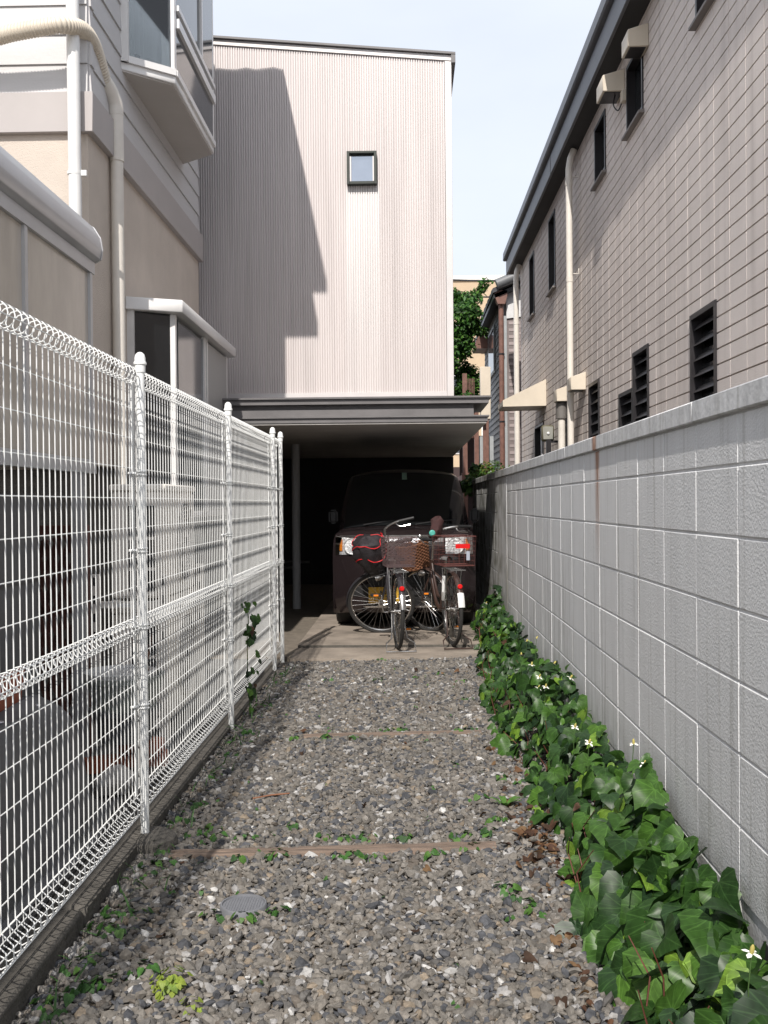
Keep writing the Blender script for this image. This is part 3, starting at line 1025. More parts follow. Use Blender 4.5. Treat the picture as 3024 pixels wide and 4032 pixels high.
part('top_board', MB().prism([(HX + 0.001, 7.2), (-1.42, 7.2), (-1.42, 9.3), (HX + 0.001, 9.3)], 'z', H + 4.93, H + 5.08), alu_white, ub)
cln = thing('vacuum_tube', 'silver cylindrical appliance lying behind the upper bay window pane', 'appliance', (-1.90, 7.52, H + 3.27))
part('tube_body', MB().tube([(-1.965, 7.44, H + 3.30), (-1.77, 7.62, H + 3.30)], 0.038, 12), alu, cln, smooth=True)
part('tube_cap', MB().tube([(-1.99, 7.417, H + 3.30), (-1.966, 7.439, H + 3.30)], 0.042, 12), black_frame, cln, smooth=True)

# lower bay
lb, A, B_, C_, D_ = angled_bay('lower_bay_window', -1.735, 7.38, 9.93, 7.57, 9.74, H - 0.1, H + 1.44, 2, 0.1, 1)
z0, z1 = H - 0.045, H + 1.44
pane_between(A, B_, z0, z1, 0.03, lb, dark_glass)
part('side_jamb', MB().box(HX, HX + 0.05, 7.372, 7.40, z0, z1), alu_white, lb)
part('front_window', MB().box(-1.742, -1.730, 7.63, 8.56, z0, z1 - 0.03), mirror_glass, lb)
for yk in (8.56, 8.66):
    part('mullion', MB().box(-1.745, -1.715, yk, yk + 0.045, z0, z1), alu_white, lb)
part('shutter_panel', MB().box(-1.742, -1.732, 8.71, 9.70, z0, z1 - 0.02), pmat('grey_shutter', (0.34, 0.34, 0.34), 0.5, var=0.05), lb)
part('bay_core', MB().prism([(HX, 7.45), (-1.765, 7.66), (-1.765, 9.7), (HX, 9.86)], 'z', z0, z1), room_dark, lb)
rp = [(HX + 0.001, 7.33), (-1.66, 7.49), (-1.66, 9.82), (HX + 0.001, 9.98)]
part('bay_roof', MB().prism(rp, 'z', H + 1.442, H + 1.535), alu_white, lb, bevel=0.006, smooth=True)
# wall pipes
wp = thing('gable_downpipe', 'thick white downpipe on the gable end of the left house', 'downpipe', (-2.115, 6.40, H + 0.9))
pipe(wp, [(-2.115, 6.41, H + 4.7), (-2.10, 6.40, H + 1.0)], 0.041, white_paint, 'pipe', 14)
part('bracket', MB().lathe([(0.046, H + 2.12), (0.046, H + 2.14)], (-2.108, 6.405, 0), n=14), white_paint, wp, smooth=True)
part('bracket_lug', MB().box(-2.068, -2.03, 6.40, 6.42, H + 2.115, H + 2.15), white_paint, wp)
dp = thing('duct_with_hose', 'cream wall duct with a ribbed flexible hose curving into its top', 'duct', (-1.985, 7.0, 0.05))
part('duct', MB().tube([(-2.00, 6.985, H + 2.45), (-1.993, 6.99, 0.05)], 0.044, 14), cream_pipe, dp, smooth=True)
part('duct_sleeve', MB().tube([(-2.0, 6.985, H + 2.40), (-2.003, 6.985, H + 2.73)], 0.05, 14), cream_pipe, dp, smooth=True)
part('duct_elbow', MB().tube(smooth_path([(-2.003, 6.985, H + 2.72), (-2.005, 6.98, H + 2.80), (-2.03, 6.93, H + 2.88), (-2.06, 6.87, H + 2.93)], 5), 0.052, 14), cream_pipe, dp, smooth=True)
hp = smooth_path([(-2.055, 6.875, H + 2.925), (-2.055, 6.68, H + 3.05), (-2.06, 6.47, H + 3.07), (-2.12, 6.31, H + 3.03), (-2.22, 6.27, H + 3.005), (-2.45, 6.28, H + 2.975),
                  (-2.62, 6.30, H + 2.95), (-2.85, 6.30, H + 2.955), (-3.2, 6.30, H + 2.93)], 40)
hq = [hp[0]]
for q in hp[1:]:
    d_ = (q - hq[-1]).length
    while d_ >= 0.0052:
        hq.append(hq[-1] + (q - hq[-1]) * (0.0052 / d_))
        d_ = (q - hq[-1]).length
hp = hq
rad = [(0.053, 0.053, 0.047, 0.047)[i % 4] for i in range(len(hp))]
part('flexible_hose', MB().tube(hp, rad, 14), pmat('ivory_ribbed_hose', (0.60, 0.54, 0.45), 0.5, var=0.06), dp, smooth=True)

# ------------------------------------------------------------------ sunroom on the left
SX, SY1 = -1.60, 5.14
poly_m = pmat('smoked_translucent_panel', (0.46, 0.41, 0.35), 0.2, var=0.14, vscale=2.0, worldpos=True, stretch=(1, 3, 1), spec=0.6)
sr = thing('sunroom', 'aluminium framed sunroom with smoked panels behind the fence', 'sunroom', (-2.0, 2.3, 0.05))
gut = [(SX + 0.0, H + 1.25), (SX + 0.034, H + 1.268), (SX + 0.043, H + 1.317), (SX + 0.034, H + 1.378), (SX + 0.0, H + 1.434), (SX - 0.05, H + 1.465), (SX - 0.12, H + 1.477), (SX - 0.12, H + 1.25)]
part('gutter', MB().prism(gut, 'y', -0.5, SY1 + 0.01), alu, sr, bevel=0.003, smooth=True)
part('gutter_end', MB().prism([(a * 1.0 + (0.004 if a > SX - 0.05 else 0), b) for a, b in gut], 'y', SY1 + 0.0105, SY1 + 0.025), alu, sr)
part('head_rail', MB().box(SX - 0.03, SX + 0.008, -0.5, SY1, H + 1.188, H + 1.249), alu, sr)
part('roof_sheet', MB().prism([(SX - 0.121, H + 1.46), (-3.4, H + 1.85), (-3.4, H + 1.83), (SX - 0.121, H + 1.44)], 'y', -0.5, SY1), poly_m, sr)
part('sill_rail', MB().box(SX - 0.03, SX + 0.006, -0.5, SY1, H + 0.166, H + 0.234), alu, sr)
for yk in (0.65, 1.54, 2.43, 3.32, 4.215, 5.095):
    part('mullion', MB().box(SX - 0.028, SX + 0.004, yk - 0.017, yk + 0.017, H + 0.235, H + 1.187), alu, sr)
for a, b in zip((-0.5, 0.65, 1.54, 2.43, 3.32, 4.215), (0.65, 1.54, 2.43, 3.32, 4.215, 5.095)):
    part('panel', MB().box(SX - 0.016, SX - 0.010, a + 0.018, b - 0.018, H + 0.235, H + 1.187), poly_m, sr)
part('end_panel', MB().box(-3.4, SX - 0.032, SY1 - 0.02, SY1 - 0.012, H + 0.19, H + 1.24), poly_m, sr)
part('corner_post', MB().box(SX - 0.10, SX - 0.04, SY1 - 0.07, SY1 - 0.021, 0.031, H + 1.24), alu, sr)
part('back_wall', MB().box(-3.5, -3.41, -0.5, SY1 - 0.02, 0.031, H + 1.9), stucco, sr)

# ------------------------------------------------------------------ air conditioners on a rack
ac_m = pmat('ivory_painted_steel', (0.76, 0.72, 0.66), 0.45, var=0.05, vscale=6)
def ac_unit(x0, x1, y0, y1, z0, z1, label):
    t = thing('air_conditioner', label, 'air conditioner', ((x0 + x1) / 2, (y0 + y1) / 2, z0), 'air conditioners stacked behind the fence')
    part('casing', MB().box(x0, x1, y0, y1, z0, z1 - 0.02), ac_m, t, bevel=0.012, smooth=True, segs=2)
    part('lid', MB().box(x0 - 0.008, x1 + 0.008, y0 - 0.008, y1 + 0.008, z1 - 0.019, z1 + 0.02), ac_m, t, bevel=0.008, smooth=True)
    # side air slots facing the street
    xm = x0 + 0.10
    for (za, zb) in ((0.10, 0.28), (0.30, 0.46), (0.48, 0.60)):
        for (xa, xb) in ((x0 + 0.10, x0 + 0.165), (x0 + 0.18, x0 + 0.245)):
            part('side_slot', MB().box(xa, xb, y0 - 0.003, y0 + 0.01, z0 + (0.64 - zb) * 0.96, z0 + (0.64 - za) * 0.96), dark_slot, t)
    # fan grille on the drive side
    yc, zc, rr = y0 + 0.50, (z0 + z1) / 2 - 0.01, 0.235
    part('fan_opening', MB().lathe([(rr, x1 - 0.02), (rr, x1 + 0.002)], (0, yc, zc), 'x', 32), dark_slot, t)
    fan = MB()
    for kk in range(3):
        a0 = kk * 2.094
        fan.add([(x1 + 0.0025, yc + r_ * math.cos(a), zc + r_ * math.sin(a)) for (r_, a) in ((0.05, a0), (0.2, a0 - 0.2), (0.215, a0 + 0.6), (0.06, a0 + 0.9))], [(0, 1, 2, 3)])
    part('fan', fan, black_frame, t)
    gr = MB()
    for kk in range(9):
        r_ = 0.05 + kk * 0.0235
        gr.tube([(x1 + 0.012, yc + r_ * math.cos(a), zc + r_ * math.sin(a)) for a in np.linspace(0, 2 * math.pi, 28)[:-1]], 0.0022, 5, closed=True)
    for kk in range(16):
        a = kk * math.pi / 8
        gr.tube([(x1 + 0.012, yc + 0.03 * math.cos(a), zc + 0.03 * math.sin(a)), (x1 + 0.012, yc + 0.243 * math.cos(a), zc + 0.243 * math.sin(a))], 0.003, 5)
    part('fan_grille', gr, ac_m, t)
    part('fan_ring', MB().tube([(x1 + 0.004, yc + 0.248 * math.cos(a), zc + 0.248 * math.sin(a)) for a in np.linspace(0, 2 * math.pi, 40)[:-1]], 0.009, 6, closed=True), ac_m, t, smooth=True)
    return t
dark_slot = pmat('dark_air_slot', (0.02, 0.02, 0.022), 0.7, var=0.1)
ac_unit(-1.66, -1.36, 5.60, 6.40, 0.84, 1.46, 'ivory outdoor air conditioner on the upper tier of the rack')
ac_unit(-1.66, -1.36, 5.62, 6.42, 0.17, 0.77, 'ivory outdoor air conditioner on the lower tier, above the pots')
rkk = thing('unit_rack', 'ivory slotted steel rack carrying two air conditioners', 'rack', (-1.58, 6.0, 0.03))
for (x, y) in ((-1.725, 5.52), (-1.345, 5.52), (-1.725, 6.48), (-1.345, 6.48)):
    pp = MB().box(x - 0.022, x + 0.022, y - 0.018, y + 0.018, 0.031, 0.98)
    p_ = part('rack_post', pp, ac_m, rkk)
    for z in (0.62, 0.72, 0.82, 0.92):
        part('slot', MB().box(x - 0.008, x + 0.008, y - 0.0205, y - 0.0185, z, z + 0.045), dark_slot, p_)
for z in (0.13, 0.795):
    for y in (5.52, 6.48):
        part('rack_rail', MB().box(-1.702, -1.368, y - 0.019, y + 0.019, z, z + 0.035), ac_m, rkk)
    for x in (-1.63, -1.39):
        part('rack_rail', MB().box(x - 0.02, x + 0.02, 5.54, 6.46, z, z + 0.035), ac_m, rkk)
part('maker_label', MB().box(-1.60, -1.52, 5.4995, 5.5005, 0.802, 0.82), white_paint, rkk)

# ------------------------------------------------------------------ things in the yard behind the fence
pot_m = pmat('grey_green_plastic_pot', (0.20, 0.22, 0.20), 0.6, var=0.15, vscale=6)
def pot(nm, label, cx, cy, z0, r0, r1, h, mat, group=None):
    t = thing(nm, label, 'plant pot', (cx, cy, z0), group)
    part('pot_body', MB().lathe([(r0, z0), (r0 + (r1 - r0) * 0.5, z0 + h * 0.5), (r1, z0 + h * 0.86), (r1 + 0.012, z0 + h * 0.87), (r1 + 0.014, z0 + h),
                                 (r1 - 0.008, z0 + h), (r1 - 0.014, z0 + h * 0.8), (0.001, z0 + h * 0.78)], (cx, cy, 0), n=28), mat, t, smooth=True)
    return t
pot('plant_pot', 'dark grey plastic pot, lowest under the pale rimmed pot', -1.42, 5.0, 0.19, 0.13, 0.165, 0.16, pmat('dark_grey_pot', (0.085, 0.09, 0.095), 0.6))
p2 = pot('plant_pot', 'wide grey green pot with pale rim stacked in front of the air conditioners', -1.42, 5.0, 0.315, 0.15, 0.185, 0.20, pot_m)
part('pale_rim', MB().lathe([(0.155, 0.50), (0.175, 0.505), (0.178, 0.535), (0.165, 0.54), (0.15, 0.52)], (-1.44, 4.985, 0), n=28), pmat('pale_grey_plastic', (0.45, 0.45, 0.44), 0.5), p2, smooth=True)
tw_ = MB()
for k in range(11):
    a = rng.uniform(-0.5, 0.5)
    x0, y0 = -1.33 + rng.uniform(-0.03, 0.03), 5.05 + rng.uniform(-0.03, 0.03)
    tw_.tube([(x0, y0, 0.50), (x0 + a * 0.08, y0, 0.60), (x0 + a * 0.18 + rng.uniform(-0.02, 0.02), y0 + rng.uniform(-0.04, 0.04), 0.72 + rng.uniform(-0.08, 0.05))], [0.002, 0.0015, 0.0008], 4)
tg = put('dry_twigs', tw_.mesh('dry_twigs', pmat('dry_twig', (0.22, 0.10, 0.06), 0.9)))
tag(tg, 'thin dry reddish twigs standing in the wide pot', 'twigs')
for i, (x, y, z, rz, lb_) in enumerate(((-1.34, 5.10, 0.03, 0.1, 'red brick lying under the plastic pots, closest to the post'), (-1.52, 5.0, 0.03, 0.5, 'red brick lying under the plastic pots, away from the fence'),
                                        (-1.36, 5.08, 0.105, -0.2, 'red brick on top of another brick beneath the pots'))):
    t = put('brick', MB().box(-0.105, 0.105, -0.05, 0.05, 0, 0.07).mesh('brick', terracotta, True, 0.006), None, (x, y, z))
    t.rotation_euler = (0, 0, rz)
    tag(t, lb_, 'brick')
rb = bmesh.new()
bmesh.ops.create_icosphere(rb, subdivisions=3, radius=0.09)
for v in rb.verts:
    n = v.co.normalized()
    v.co = v.co * (1 + 0.16 * math.sin(n.x * 5 + 1) * math.cos(n.y * 4) + 0.08 * math.sin(n.z * 9)) * 1.0
    v.co.z *= 0.75
    v.co.y *= 1.15
rme = bpy.data.meshes.new('rock'); rb.to_mesh(rme); rb.free()
rme.materials.append(pmat('pale_rock', (0.36, 0.34, 0.32), 0.9, var=0.25, vscale=18, bump=0.8, bscale=40))
rme.shade_smooth()
rk_ = put('rock', rme, None, (-1.36, 4.62, 0.08)); tag(rk_, 'pale rough rock on the yard floor behind the fence post', 'rock')

# lattice screen of brown slats
la = thing('lattice_screen', 'reddish brown crossed slat lattice screen behind the fence', 'lattice', (-1.75, 4.85, 0.03))
lat_m = pmat('brown_red_slats', (0.10, 0.04, 0.032), 0.7, var=0.3, vscale=9, orand=0.2)
ly = 5.25
lx0, lx1, lz0, lz1 = -2.25, -1.70, 0.05, 1.24
for x in (lx0, lx1):
    part('frame_post', MB().box(x - 0.025, x + 0.025, ly - 0.02, ly + 0.02, 0.031, lz1 + 0.02), lat_m, la, bevel=0.003)
part('frame_rail', MB().box(lx0 + 0.026, lx1 - 0.026, ly - 0.018, ly + 0.018, lz1 - 0.03, lz1 + 0.02), lat_m, la)
for s_ in (1, -1):
    c0 = lz0 - 1.6
    while c0 < lz1 + 1.6:
        pts = []
        for t in np.linspace(0, 1, 41):
            x = lx0 + 0.03 + (lx1 - lx0 - 0.06) * t
            z = c0 + s_ * (x - (lx0 + lx1) / 2) * 2.4
            if lz0 < z < lz1 - 0.03:
                pts.append((x, z))
        if len(pts) > 2:
            (xa, za), (xb, zb) = pts[0], pts[-1]
            d = Vector((xb - xa, 0, zb - za)).normalized()
            nv = Vector((-d.z, 0, d.x)) * 0.016
            yo = ly + 0.006 * s_
            q = [Vector((xa, yo, za)), Vector((xb, yo, zb))]
            m = MB()
            vv = []
            for yy_ in (yo - 0.005, yo + 0.005):
                vv += [q[0] + nv + Vector((0, yy_ - yo, 0)), q[1] + nv + Vector((0, yy_ - yo, 0)), q[1] - nv + Vector((0, yy_ - yo, 0)), q[0] - nv + Vector((0, yy_ - yo, 0))]
            m.add(vv, [(0, 1, 2, 3), (7, 6, 5, 4), (0, 4, 5, 1), (1, 5, 6, 2), (2, 6, 7, 3), (3, 7, 4, 0)])
            part('slat', m, lat_m, la)
        c0 += 0.16
# grey sheets and boards stored under the sunroom
gs = pmat('dark_grey_sheet', (0.085, 0.085, 0.09), 0.55, var=0.15, vscale=3, worldpos=True)
cab = thing('storage_cabinet', 'dark grey storage cabinet standing under the sunroom', 'cabinet', (-1.75, 3.5, 0.03))
part('cabinet_body', MB().box(-2.6, -1.68, 2.0, 4.55, 0.031, 1.42), gs, cab, bevel=0.01, smooth=True)
for z in (0.62, 1.02):
    part('cabinet_seam', MB().box(-1.685, -1.677, 2.0, 4.54, z, z + 0.012), black_frame, cab)
# slumped sheet over a low box
def sheet():
    P = []
    prof_ = [(-1.62, 0.56), (-1.50, 0.60), (-1.43, 0.585), (-1.40, 0.52), (-1.37, 0.36), (-1.33, 0.18), (-1.285, 0.05), (-1.24, 0.036)]
    for i in range(28):
        y = 1.6 + (4.45 - 1.6) * i / 27
        k_ = 1.0 if y < 4.0 else max(0.12, 1 - ((y - 4.0) / 0.48) ** 2)
        row = []
        for j, (x, z) in enumerate(prof_):
            row.append((x + 0.012 * math.sin(y * 7 + j) - (1 - k_) * 0.10, y + 0.01 * math.sin(j * 2.0), 0.036 + (z - 0.036) * k_ + 0.012 * math.sin(y * 5 + j * 1.7) * (z > 0.1)))
        P.append(row)
    return P
sh = thing('rubber_sheet', 'dark grey rubber sheet draped over a low heap behind the fence', 'sheet', (-1.4, 3.2, 0.03))
part('sheet_cover', MB().grid(sheet()), gs, sh, smooth=True)
for k in range(4):
    part('rivet', MB().lathe([(0.012, 0.0), (0.010, 0.004), (0.001, 0.006)], (-1.475 + 0.02 * k, 2.9 + 0.3 * k, 0.60), n=8), alu, sh)
tp = thing('terracotta_trough', 'terracotta planter trough lying on the grey rubber sheet', 'planter', (-1.56, 3.55, 0.60))
part('trough', MB().prism([(-1.66, 0.60), (-1.50, 0.60), (-1.48, 0.74), (-1.495, 0.74), (-1.51, 0.64), (-1.65, 0.64), (-1.665, 0.74), (-1.68, 0.74)], 'y', 3.2, 3.85), terracotta, tp)
bd = thing('wooden_board', 'pale brown wooden board resting on the grey rubber sheet', 'board', (-1.5, 2.9, 0.61))
part('board', MB().box(-1.56, -1.42, 2.5, 3.12, 0.605, 0.66), wood_m, bd, bevel=0.004)

# ------------------------------------------------------------------ white wire fence
FX = -1.103
fe = thing('wire_fence', 'white welded wire fence with rolled edges along the left of the drive', 'fence', (FX, 5.0, 0.05))
def loop(zc, r, square):
    if square:
        q = [(0, 0.055), (0.034, 0.022), (0.036, -0.022), (0.0, -0.042), (-0.034, -0.02), (-0.034, 0.018), (0, 0.05)]
        return [(a, zc + b) for a, b in q]
    return [(r * math.sin(t), zc + r * math.cos(t)) for t in np.linspace(math.pi, -math.pi, 13)]
wr = 0.0020
prof_w = []
prof_w += [(a, b) for a, b in loop(0.155, 0.036, True)][::-1]
prof_w += [(0.0, 0.30), (0.0, 0.60)]
prof_w += [(0.0, 0.835)] + [(a, b) for a, b in loop(0.872, 0.033, False)]
prof_w += [(0.0, 0.93), (0.0, 1.40), (0.0, 1.84)] + [(a, b) for a, b in loop(1.883, 0.034, False)]
vw = MB().tube([(a, 0.0006 * i, b) for i, (a, b) in enumerate(prof_w)], wr, 6)
vw_me = vw.mesh('vertical_wire', fence_white, True)
posts = [2.03, 4.03, 6.03, 8.03, 8.53]
y = 1.03
ywires = []
while y < 8.50:
    if min(abs(y - p) for p in posts) > 0.02:
        ywires.append(y)
    y += 0.05
for y in ywires:
    put('vertical_wire', vw_me, fe, (FX, y - 0.01, 0))
hz = [1.753, 1.632, 1.511, 1.390, 1.270, 1.149, 1.029, 0.749, 0.635, 0.522, 0.395, 0.277]
lw = [(0.033, 1.876), (-0.033, 1.876), (0.014, 1.914), (0.0, 1.85), (0.033, 0.868), (-0.033, 0.868), (0.016, 0.901), (0.0, 0.84), (0.037, 0.135), (0.036, 0.172), (-0.035, 0.14), (-0.034, 0.17), (0.012, 0.113)]
spans = [(1.0, 2.03), (2.03, 4.03), (4.03, 6.03), (6.03, 8.03), (8.03, 8.53)]
me_len = {}
for (a, b) in spans:
    L_ = round(b - a - 0.03, 3)
    if L_ not in me_len:
        me_len[L_] = MB().tube([(0, -L_ / 2, 0), (0, L_ / 2, 0)], wr, 6).mesh('horizontal_wire', fence_white, True)
    for z in hz:
        put('horizontal_wire', me_len[L_], fe, (FX - 2 * wr, (a + b) / 2, z))
    for (dx, z) in lw:
        put('horizontal_wire', me_len[L_], fe, (FX + dx, (a + b) / 2, z))
pr_post = MB().lathe([(0.0175, -0.16), (0.0175, 1.90)], n=16)
post_me = pr_post.mesh('post', fence_white, True)
cap_me = MB().lathe([(0.021, 1.896), (0.022, 1.925), (0.026, 1.928), (0.0265, 1.935), (0.022, 1.942), (0.022, 1.955), (0.018, 1.968), (0.010, 1.976), (0.001, 1.979)], n=16).mesh('post_cap', fence_white, True)
strip_me = MB().box(-0.036, -0.03, -0.016, 0.016, 0.19, 1.87).mesh('post_strip', fence_white)
cl_b = MB()
cl_b.tube([(0.021 * math.cos(a), 0.021 * math.sin(a), 0.007) for a in np.linspace(0, 6.283, 17)[:-1]], 0.003, 6, closed=True)
cl_b.tube([(0.021 * math.cos(a), 0.021 * math.sin(a), -0.007) for a in np.linspace(0, 6.283, 17)[:-1]], 0.003, 6, closed=True)
cl_b.tube([(-0.018, -0.012, 0), (-0.045, -0.03, 0.0)], 0.005, 6)
clamp_me = cl_b.mesh('clamp', fence_white, True)
for py in posts:
    xo = FX + 0.034
    p_ = put('post', post_me, fe, (xo, py, 0.0))
    c_ = put('post_cap', cap_me); c_.parent = p_
    s_ = put('post_strip', strip_me); s_.parent = p_
    for z in (0.55, 0.872, 1.18, 1.49):
        k_ = put('clamp', clamp_me); k_.parent = p_; k_.location = (0, 0, z)

# ------------------------------------------------------------------ timbers and drain lid in the gravel
def timber(cx, cy, L_, w, label, ang):
    t = thing('timber_sleeper', label, 'timber', (cx, cy, gz(cx, cy) - 0.03))
    P = []
    n = 24
    for i in range(n + 1):
        x = -L_ / 2 + L_ * i / n
        dx = 0.004 * math.sin(i * 1.3) + rng.uniform(-0.002, 0.002)
        P.append([(cx + x, cy + ang * x + a * w / 2 + dx * (1 if a else 0), gz(cx + x, cy) + b + rng.uniform(-0.0015, 0.0015))
                  for a, b in ((-1, -0.03), (-1, 0.012), (-0.86, 0.019), (-0.3, 0.021), (0.02, 0.018), (0.06, 0.021), (0.86, 0.019), (1, 0.012), (1, -0.03))])
    m = MB().grid(P)
    part('sleeper', m, wood_m, t, smooth=True)
timber(-0.30, 3.93, 1.28, 0.075, 'weathered brown timber crossing the gravel, the nearer of two', 0.02)
timber(-0.10, 5.81, 1.04, 0.06, 'weathered brown timber crossing the gravel, the farther of two', 0.0)
lidm = pmat('grey_plastic_lid', (0.16, 0.165, 0.18), 0.65, var=0.12, vscale=14)
dl = thing('drain_lid', 'round grey plastic drain lid set in the gravel', 'drain lid', (-0.567, 3.40, gz(-0.567, 3.40)))
zt = gz(-0.567, 3.40) + 0.022
part('lid_rim', MB().lathe([(0.080, zt - 0.05), (0.080, zt), (0.077, zt + 0.004), (0.072, zt + 0.004), (0.071, zt - 0.002), (0.001, zt - 0.002)], (-0.567, 3.40, 0), n=40), lidm, dl, smooth=True)
for k in range(-7, 8):
    h_ = math.sqrt(max(0, 0.066 ** 2 - (k * 0.009) ** 2))
    part('lid_rib', MB().box(-0.567 + k * 0.009 - 0.002, -0.567 + k * 0.009 + 0.002, 3.40 - h_, 3.40 + h_, zt - 0.0019, zt - 0.0002), lidm, dl)

# ------------------------------------------------------------------ parked car in the garage
CX, CY0, CZ = -0.03, 10.12, 0.079
plum = pmat('plum_metallic_paint', (0.036, 0.026, 0.028), 0.22, metal=0.55, var=0.05, vscale=3, coat=0.6)
chrome = pmat('chrome', (0.80, 0.80, 0.81), 0.22, metal=1.0, var=0.03)
lamp_silver = pmat('headlamp_silver', (0.75, 0.75, 0.76), 0.4, metal=0.55, var=0.35, vscale=45, bump=0.8, bscale=60, bdist=0.01)
rubber = pmat('tyre_rubber', (0.022, 0.021, 0.02), 0.85, var=0.15, vscale=20)
black_plastic = pmat('black_plastic', (0.014, 0.014, 0.015), 0.55, var=0.15, vscale=12)
orange_l = pmat('orange_reflector', (0.75, 0.22, 0.02), 0.25, var=0.05)
red_l = pmat('red_reflector', (0.62, 0.012, 0.012), 0.25, var=0.05)
clear_l = glass_mat('headlight_lens', (0.93, 0.94, 0.95), 0.03)
car = thing('parked_car', 'plum brown small van parked nose out in the dark garage', 'car', (CX, CY0 + 1.7, CZ))
# stations along the side profile: y, z, half width, plan bow, crown
ST = [(0.10, 0.17, 0.66, 0.16, 0), (0.03, 0.24, 0.70, 0.17, 0), (0.0, 0.36, 0.722, 0.18, 0), (-0.005, 0.50, 0.73, 0.18, 0), (0.0, 0.64, 0.733, 0.18, 0),
      (0.012, 0.76, 0.733, 0.175, 0), (0.025, 0.86, 0.730, 0.17, 0), (0.045, 0.94, 0.722, 0.165, 0.003), (0.08, 0.985, 0.712, 0.16, 0.008), (0.15, 1.015, 0.70, 0.15, 0.016),
      (0.24, 1.03, 0.69, 0.13, 0.025), (0.31, 1.04, 0.685, 0.12, 0.03), (0.35, 1.05, 0.68, 0.11, 0.03), (0.50, 1.22, 0.665, 0.10, 0.02), (0.65, 1.38, 0.645, 0.10, 0.018),
      (0.80, 1.53, 0.615, 0.09, 0.02), (0.92, 1.61, 0.595, 0.08, 0.03), (1.32, 1.655, 0.585, 0.05, 0.04), (1.8, 1.685, 0.585, 0.02, 0.045), (2.6, 1.675, 0.58, 0.0, 0.045), (3.25, 1.62, 0.57, -0.03, 0.04),
      (3.36, 1.45, 0.60, -0.05, 0.0), (3.39, 0.95, 0.71, -0.05, 0.0), (3.39, 0.3, 0.71, -0.05, 0.0)]
TT = [math.sin(a) for a in np.linspace(-math.pi / 2, math.pi / 2, 25)]
def shell(i, t, off=0.0):
    y, z, w, bow, cr = ST[i]
    return Vector((CX + w * t, CY0 + y + bow * abs(t) ** 3.2 - off, CZ + z - cr * t * t - 0.02 * abs(t) ** 8))
cb = MB().grid([[shell(i, t) for t in TT] for i in range(len(ST))])
for s_ in (-1, 1):
    rows = []
    for i in range(len(ST)):
        e = shell(i, s_)
        belt = min(e.z, CZ + 0.95)
        rows.append([e, Vector((CX + s_ * max(0.69, abs(e.x - CX)) if e.z < CZ + 1.02 else CX + s_ * 0.71, e.y + 0.02 * (i < 10), belt)),
                     Vector((CX + s_ * 0.735, max(e.y + 0.03, CY0 + 0.2) if i < 21 else e.y, min(belt, CZ + 0.55))), Vector((CX + s_ * 0.715, max(e.y + 0.03, CY0 + 0.2) if i < 21 else e.y, CZ + 0.19))])
    cb.grid(rows)
part('body', cb, plum, car, smooth=True)
ws = MB().grid([[shell(i, t * 0.93, 0.008) + Vector((0, 0, 0.006)) for t in TT] for i in range(12, 17)])
part('windscreen', ws, dark_glass, car, smooth=True)
for s_ in (-1, 1):
    sg = [[Vector((CX + s_ * 0.700, CY0 + 0.95, CZ + 1.0)), Vector((CX + s_ * 0.700, CY0 + 3.2, CZ + 1.0))], [Vector((CX + s_ * 0.625, CY0 + 1.35, CZ + 1.54)), Vector((CX + s_ * 0.62, CY0 + 3.1, CZ + 1.54))]]
    part('side_window', MB().grid([[p + Vector((s_ * 0.02, 0, 0)) for p in r_] for r_ in sg]), dark_glass, car)
def front_y(x, z):
    """front surface depth at world x and height above the floor"""
    zz = [s[1] for s in ST[:11]]
    i = max(0, min(9, next((k for k in range(10) if zz[k] <= z <= zz[k + 1]), 9)))
    f = (z - zz[i]) / (zz[i + 1] - zz[i])
    y, w, bow = [ST[i][k] + f * (ST[i + 1][k] - ST[i][k]) for k in (0, 2, 3)]
    t = min(1.0, abs(x - CX) / w)
    return CY0 + y + bow * t ** 3.2
def on_front(x0, x1, z0, z1, n=8, m=5, off=0.006, shape=None):
    P = []
    for j in range(m + 1):
        row = []
        for i in range(n + 1):
            u, v = i / n, j / m
            x, z = x0 + (x1 - x0) * u, z0 + (z1 - z0) * v
            if shape:
                x, z = shape(u, v)
            row.append(Vector((x, front_y(x, z) - off, CZ + z)))
        P.append(row)
    return MB().grid(P)
def thick(mb, d=0.012):
    n = len(mb.v)
    back = [(a, b + d, c) for a, b, c in mb.v]
    faces = list(mb.f)
    edges = {}
    for q in faces:
        for k in range(len(q)):
            e = tuple(sorted((q[k], q[(k + 1) % len(q)])))
            edges.setdefault(e, []).append((q[k], q[(k + 1) % len(q)]))
    mb.v += back
    mb.f += [tuple(i + n for i in q[::-1]) for q in faces]
    mb.f += [(e[0][1], e[0][0], e[0][0] + n, e[0][1] + n) for e in edges.values() if len(e) == 1]
    return mb
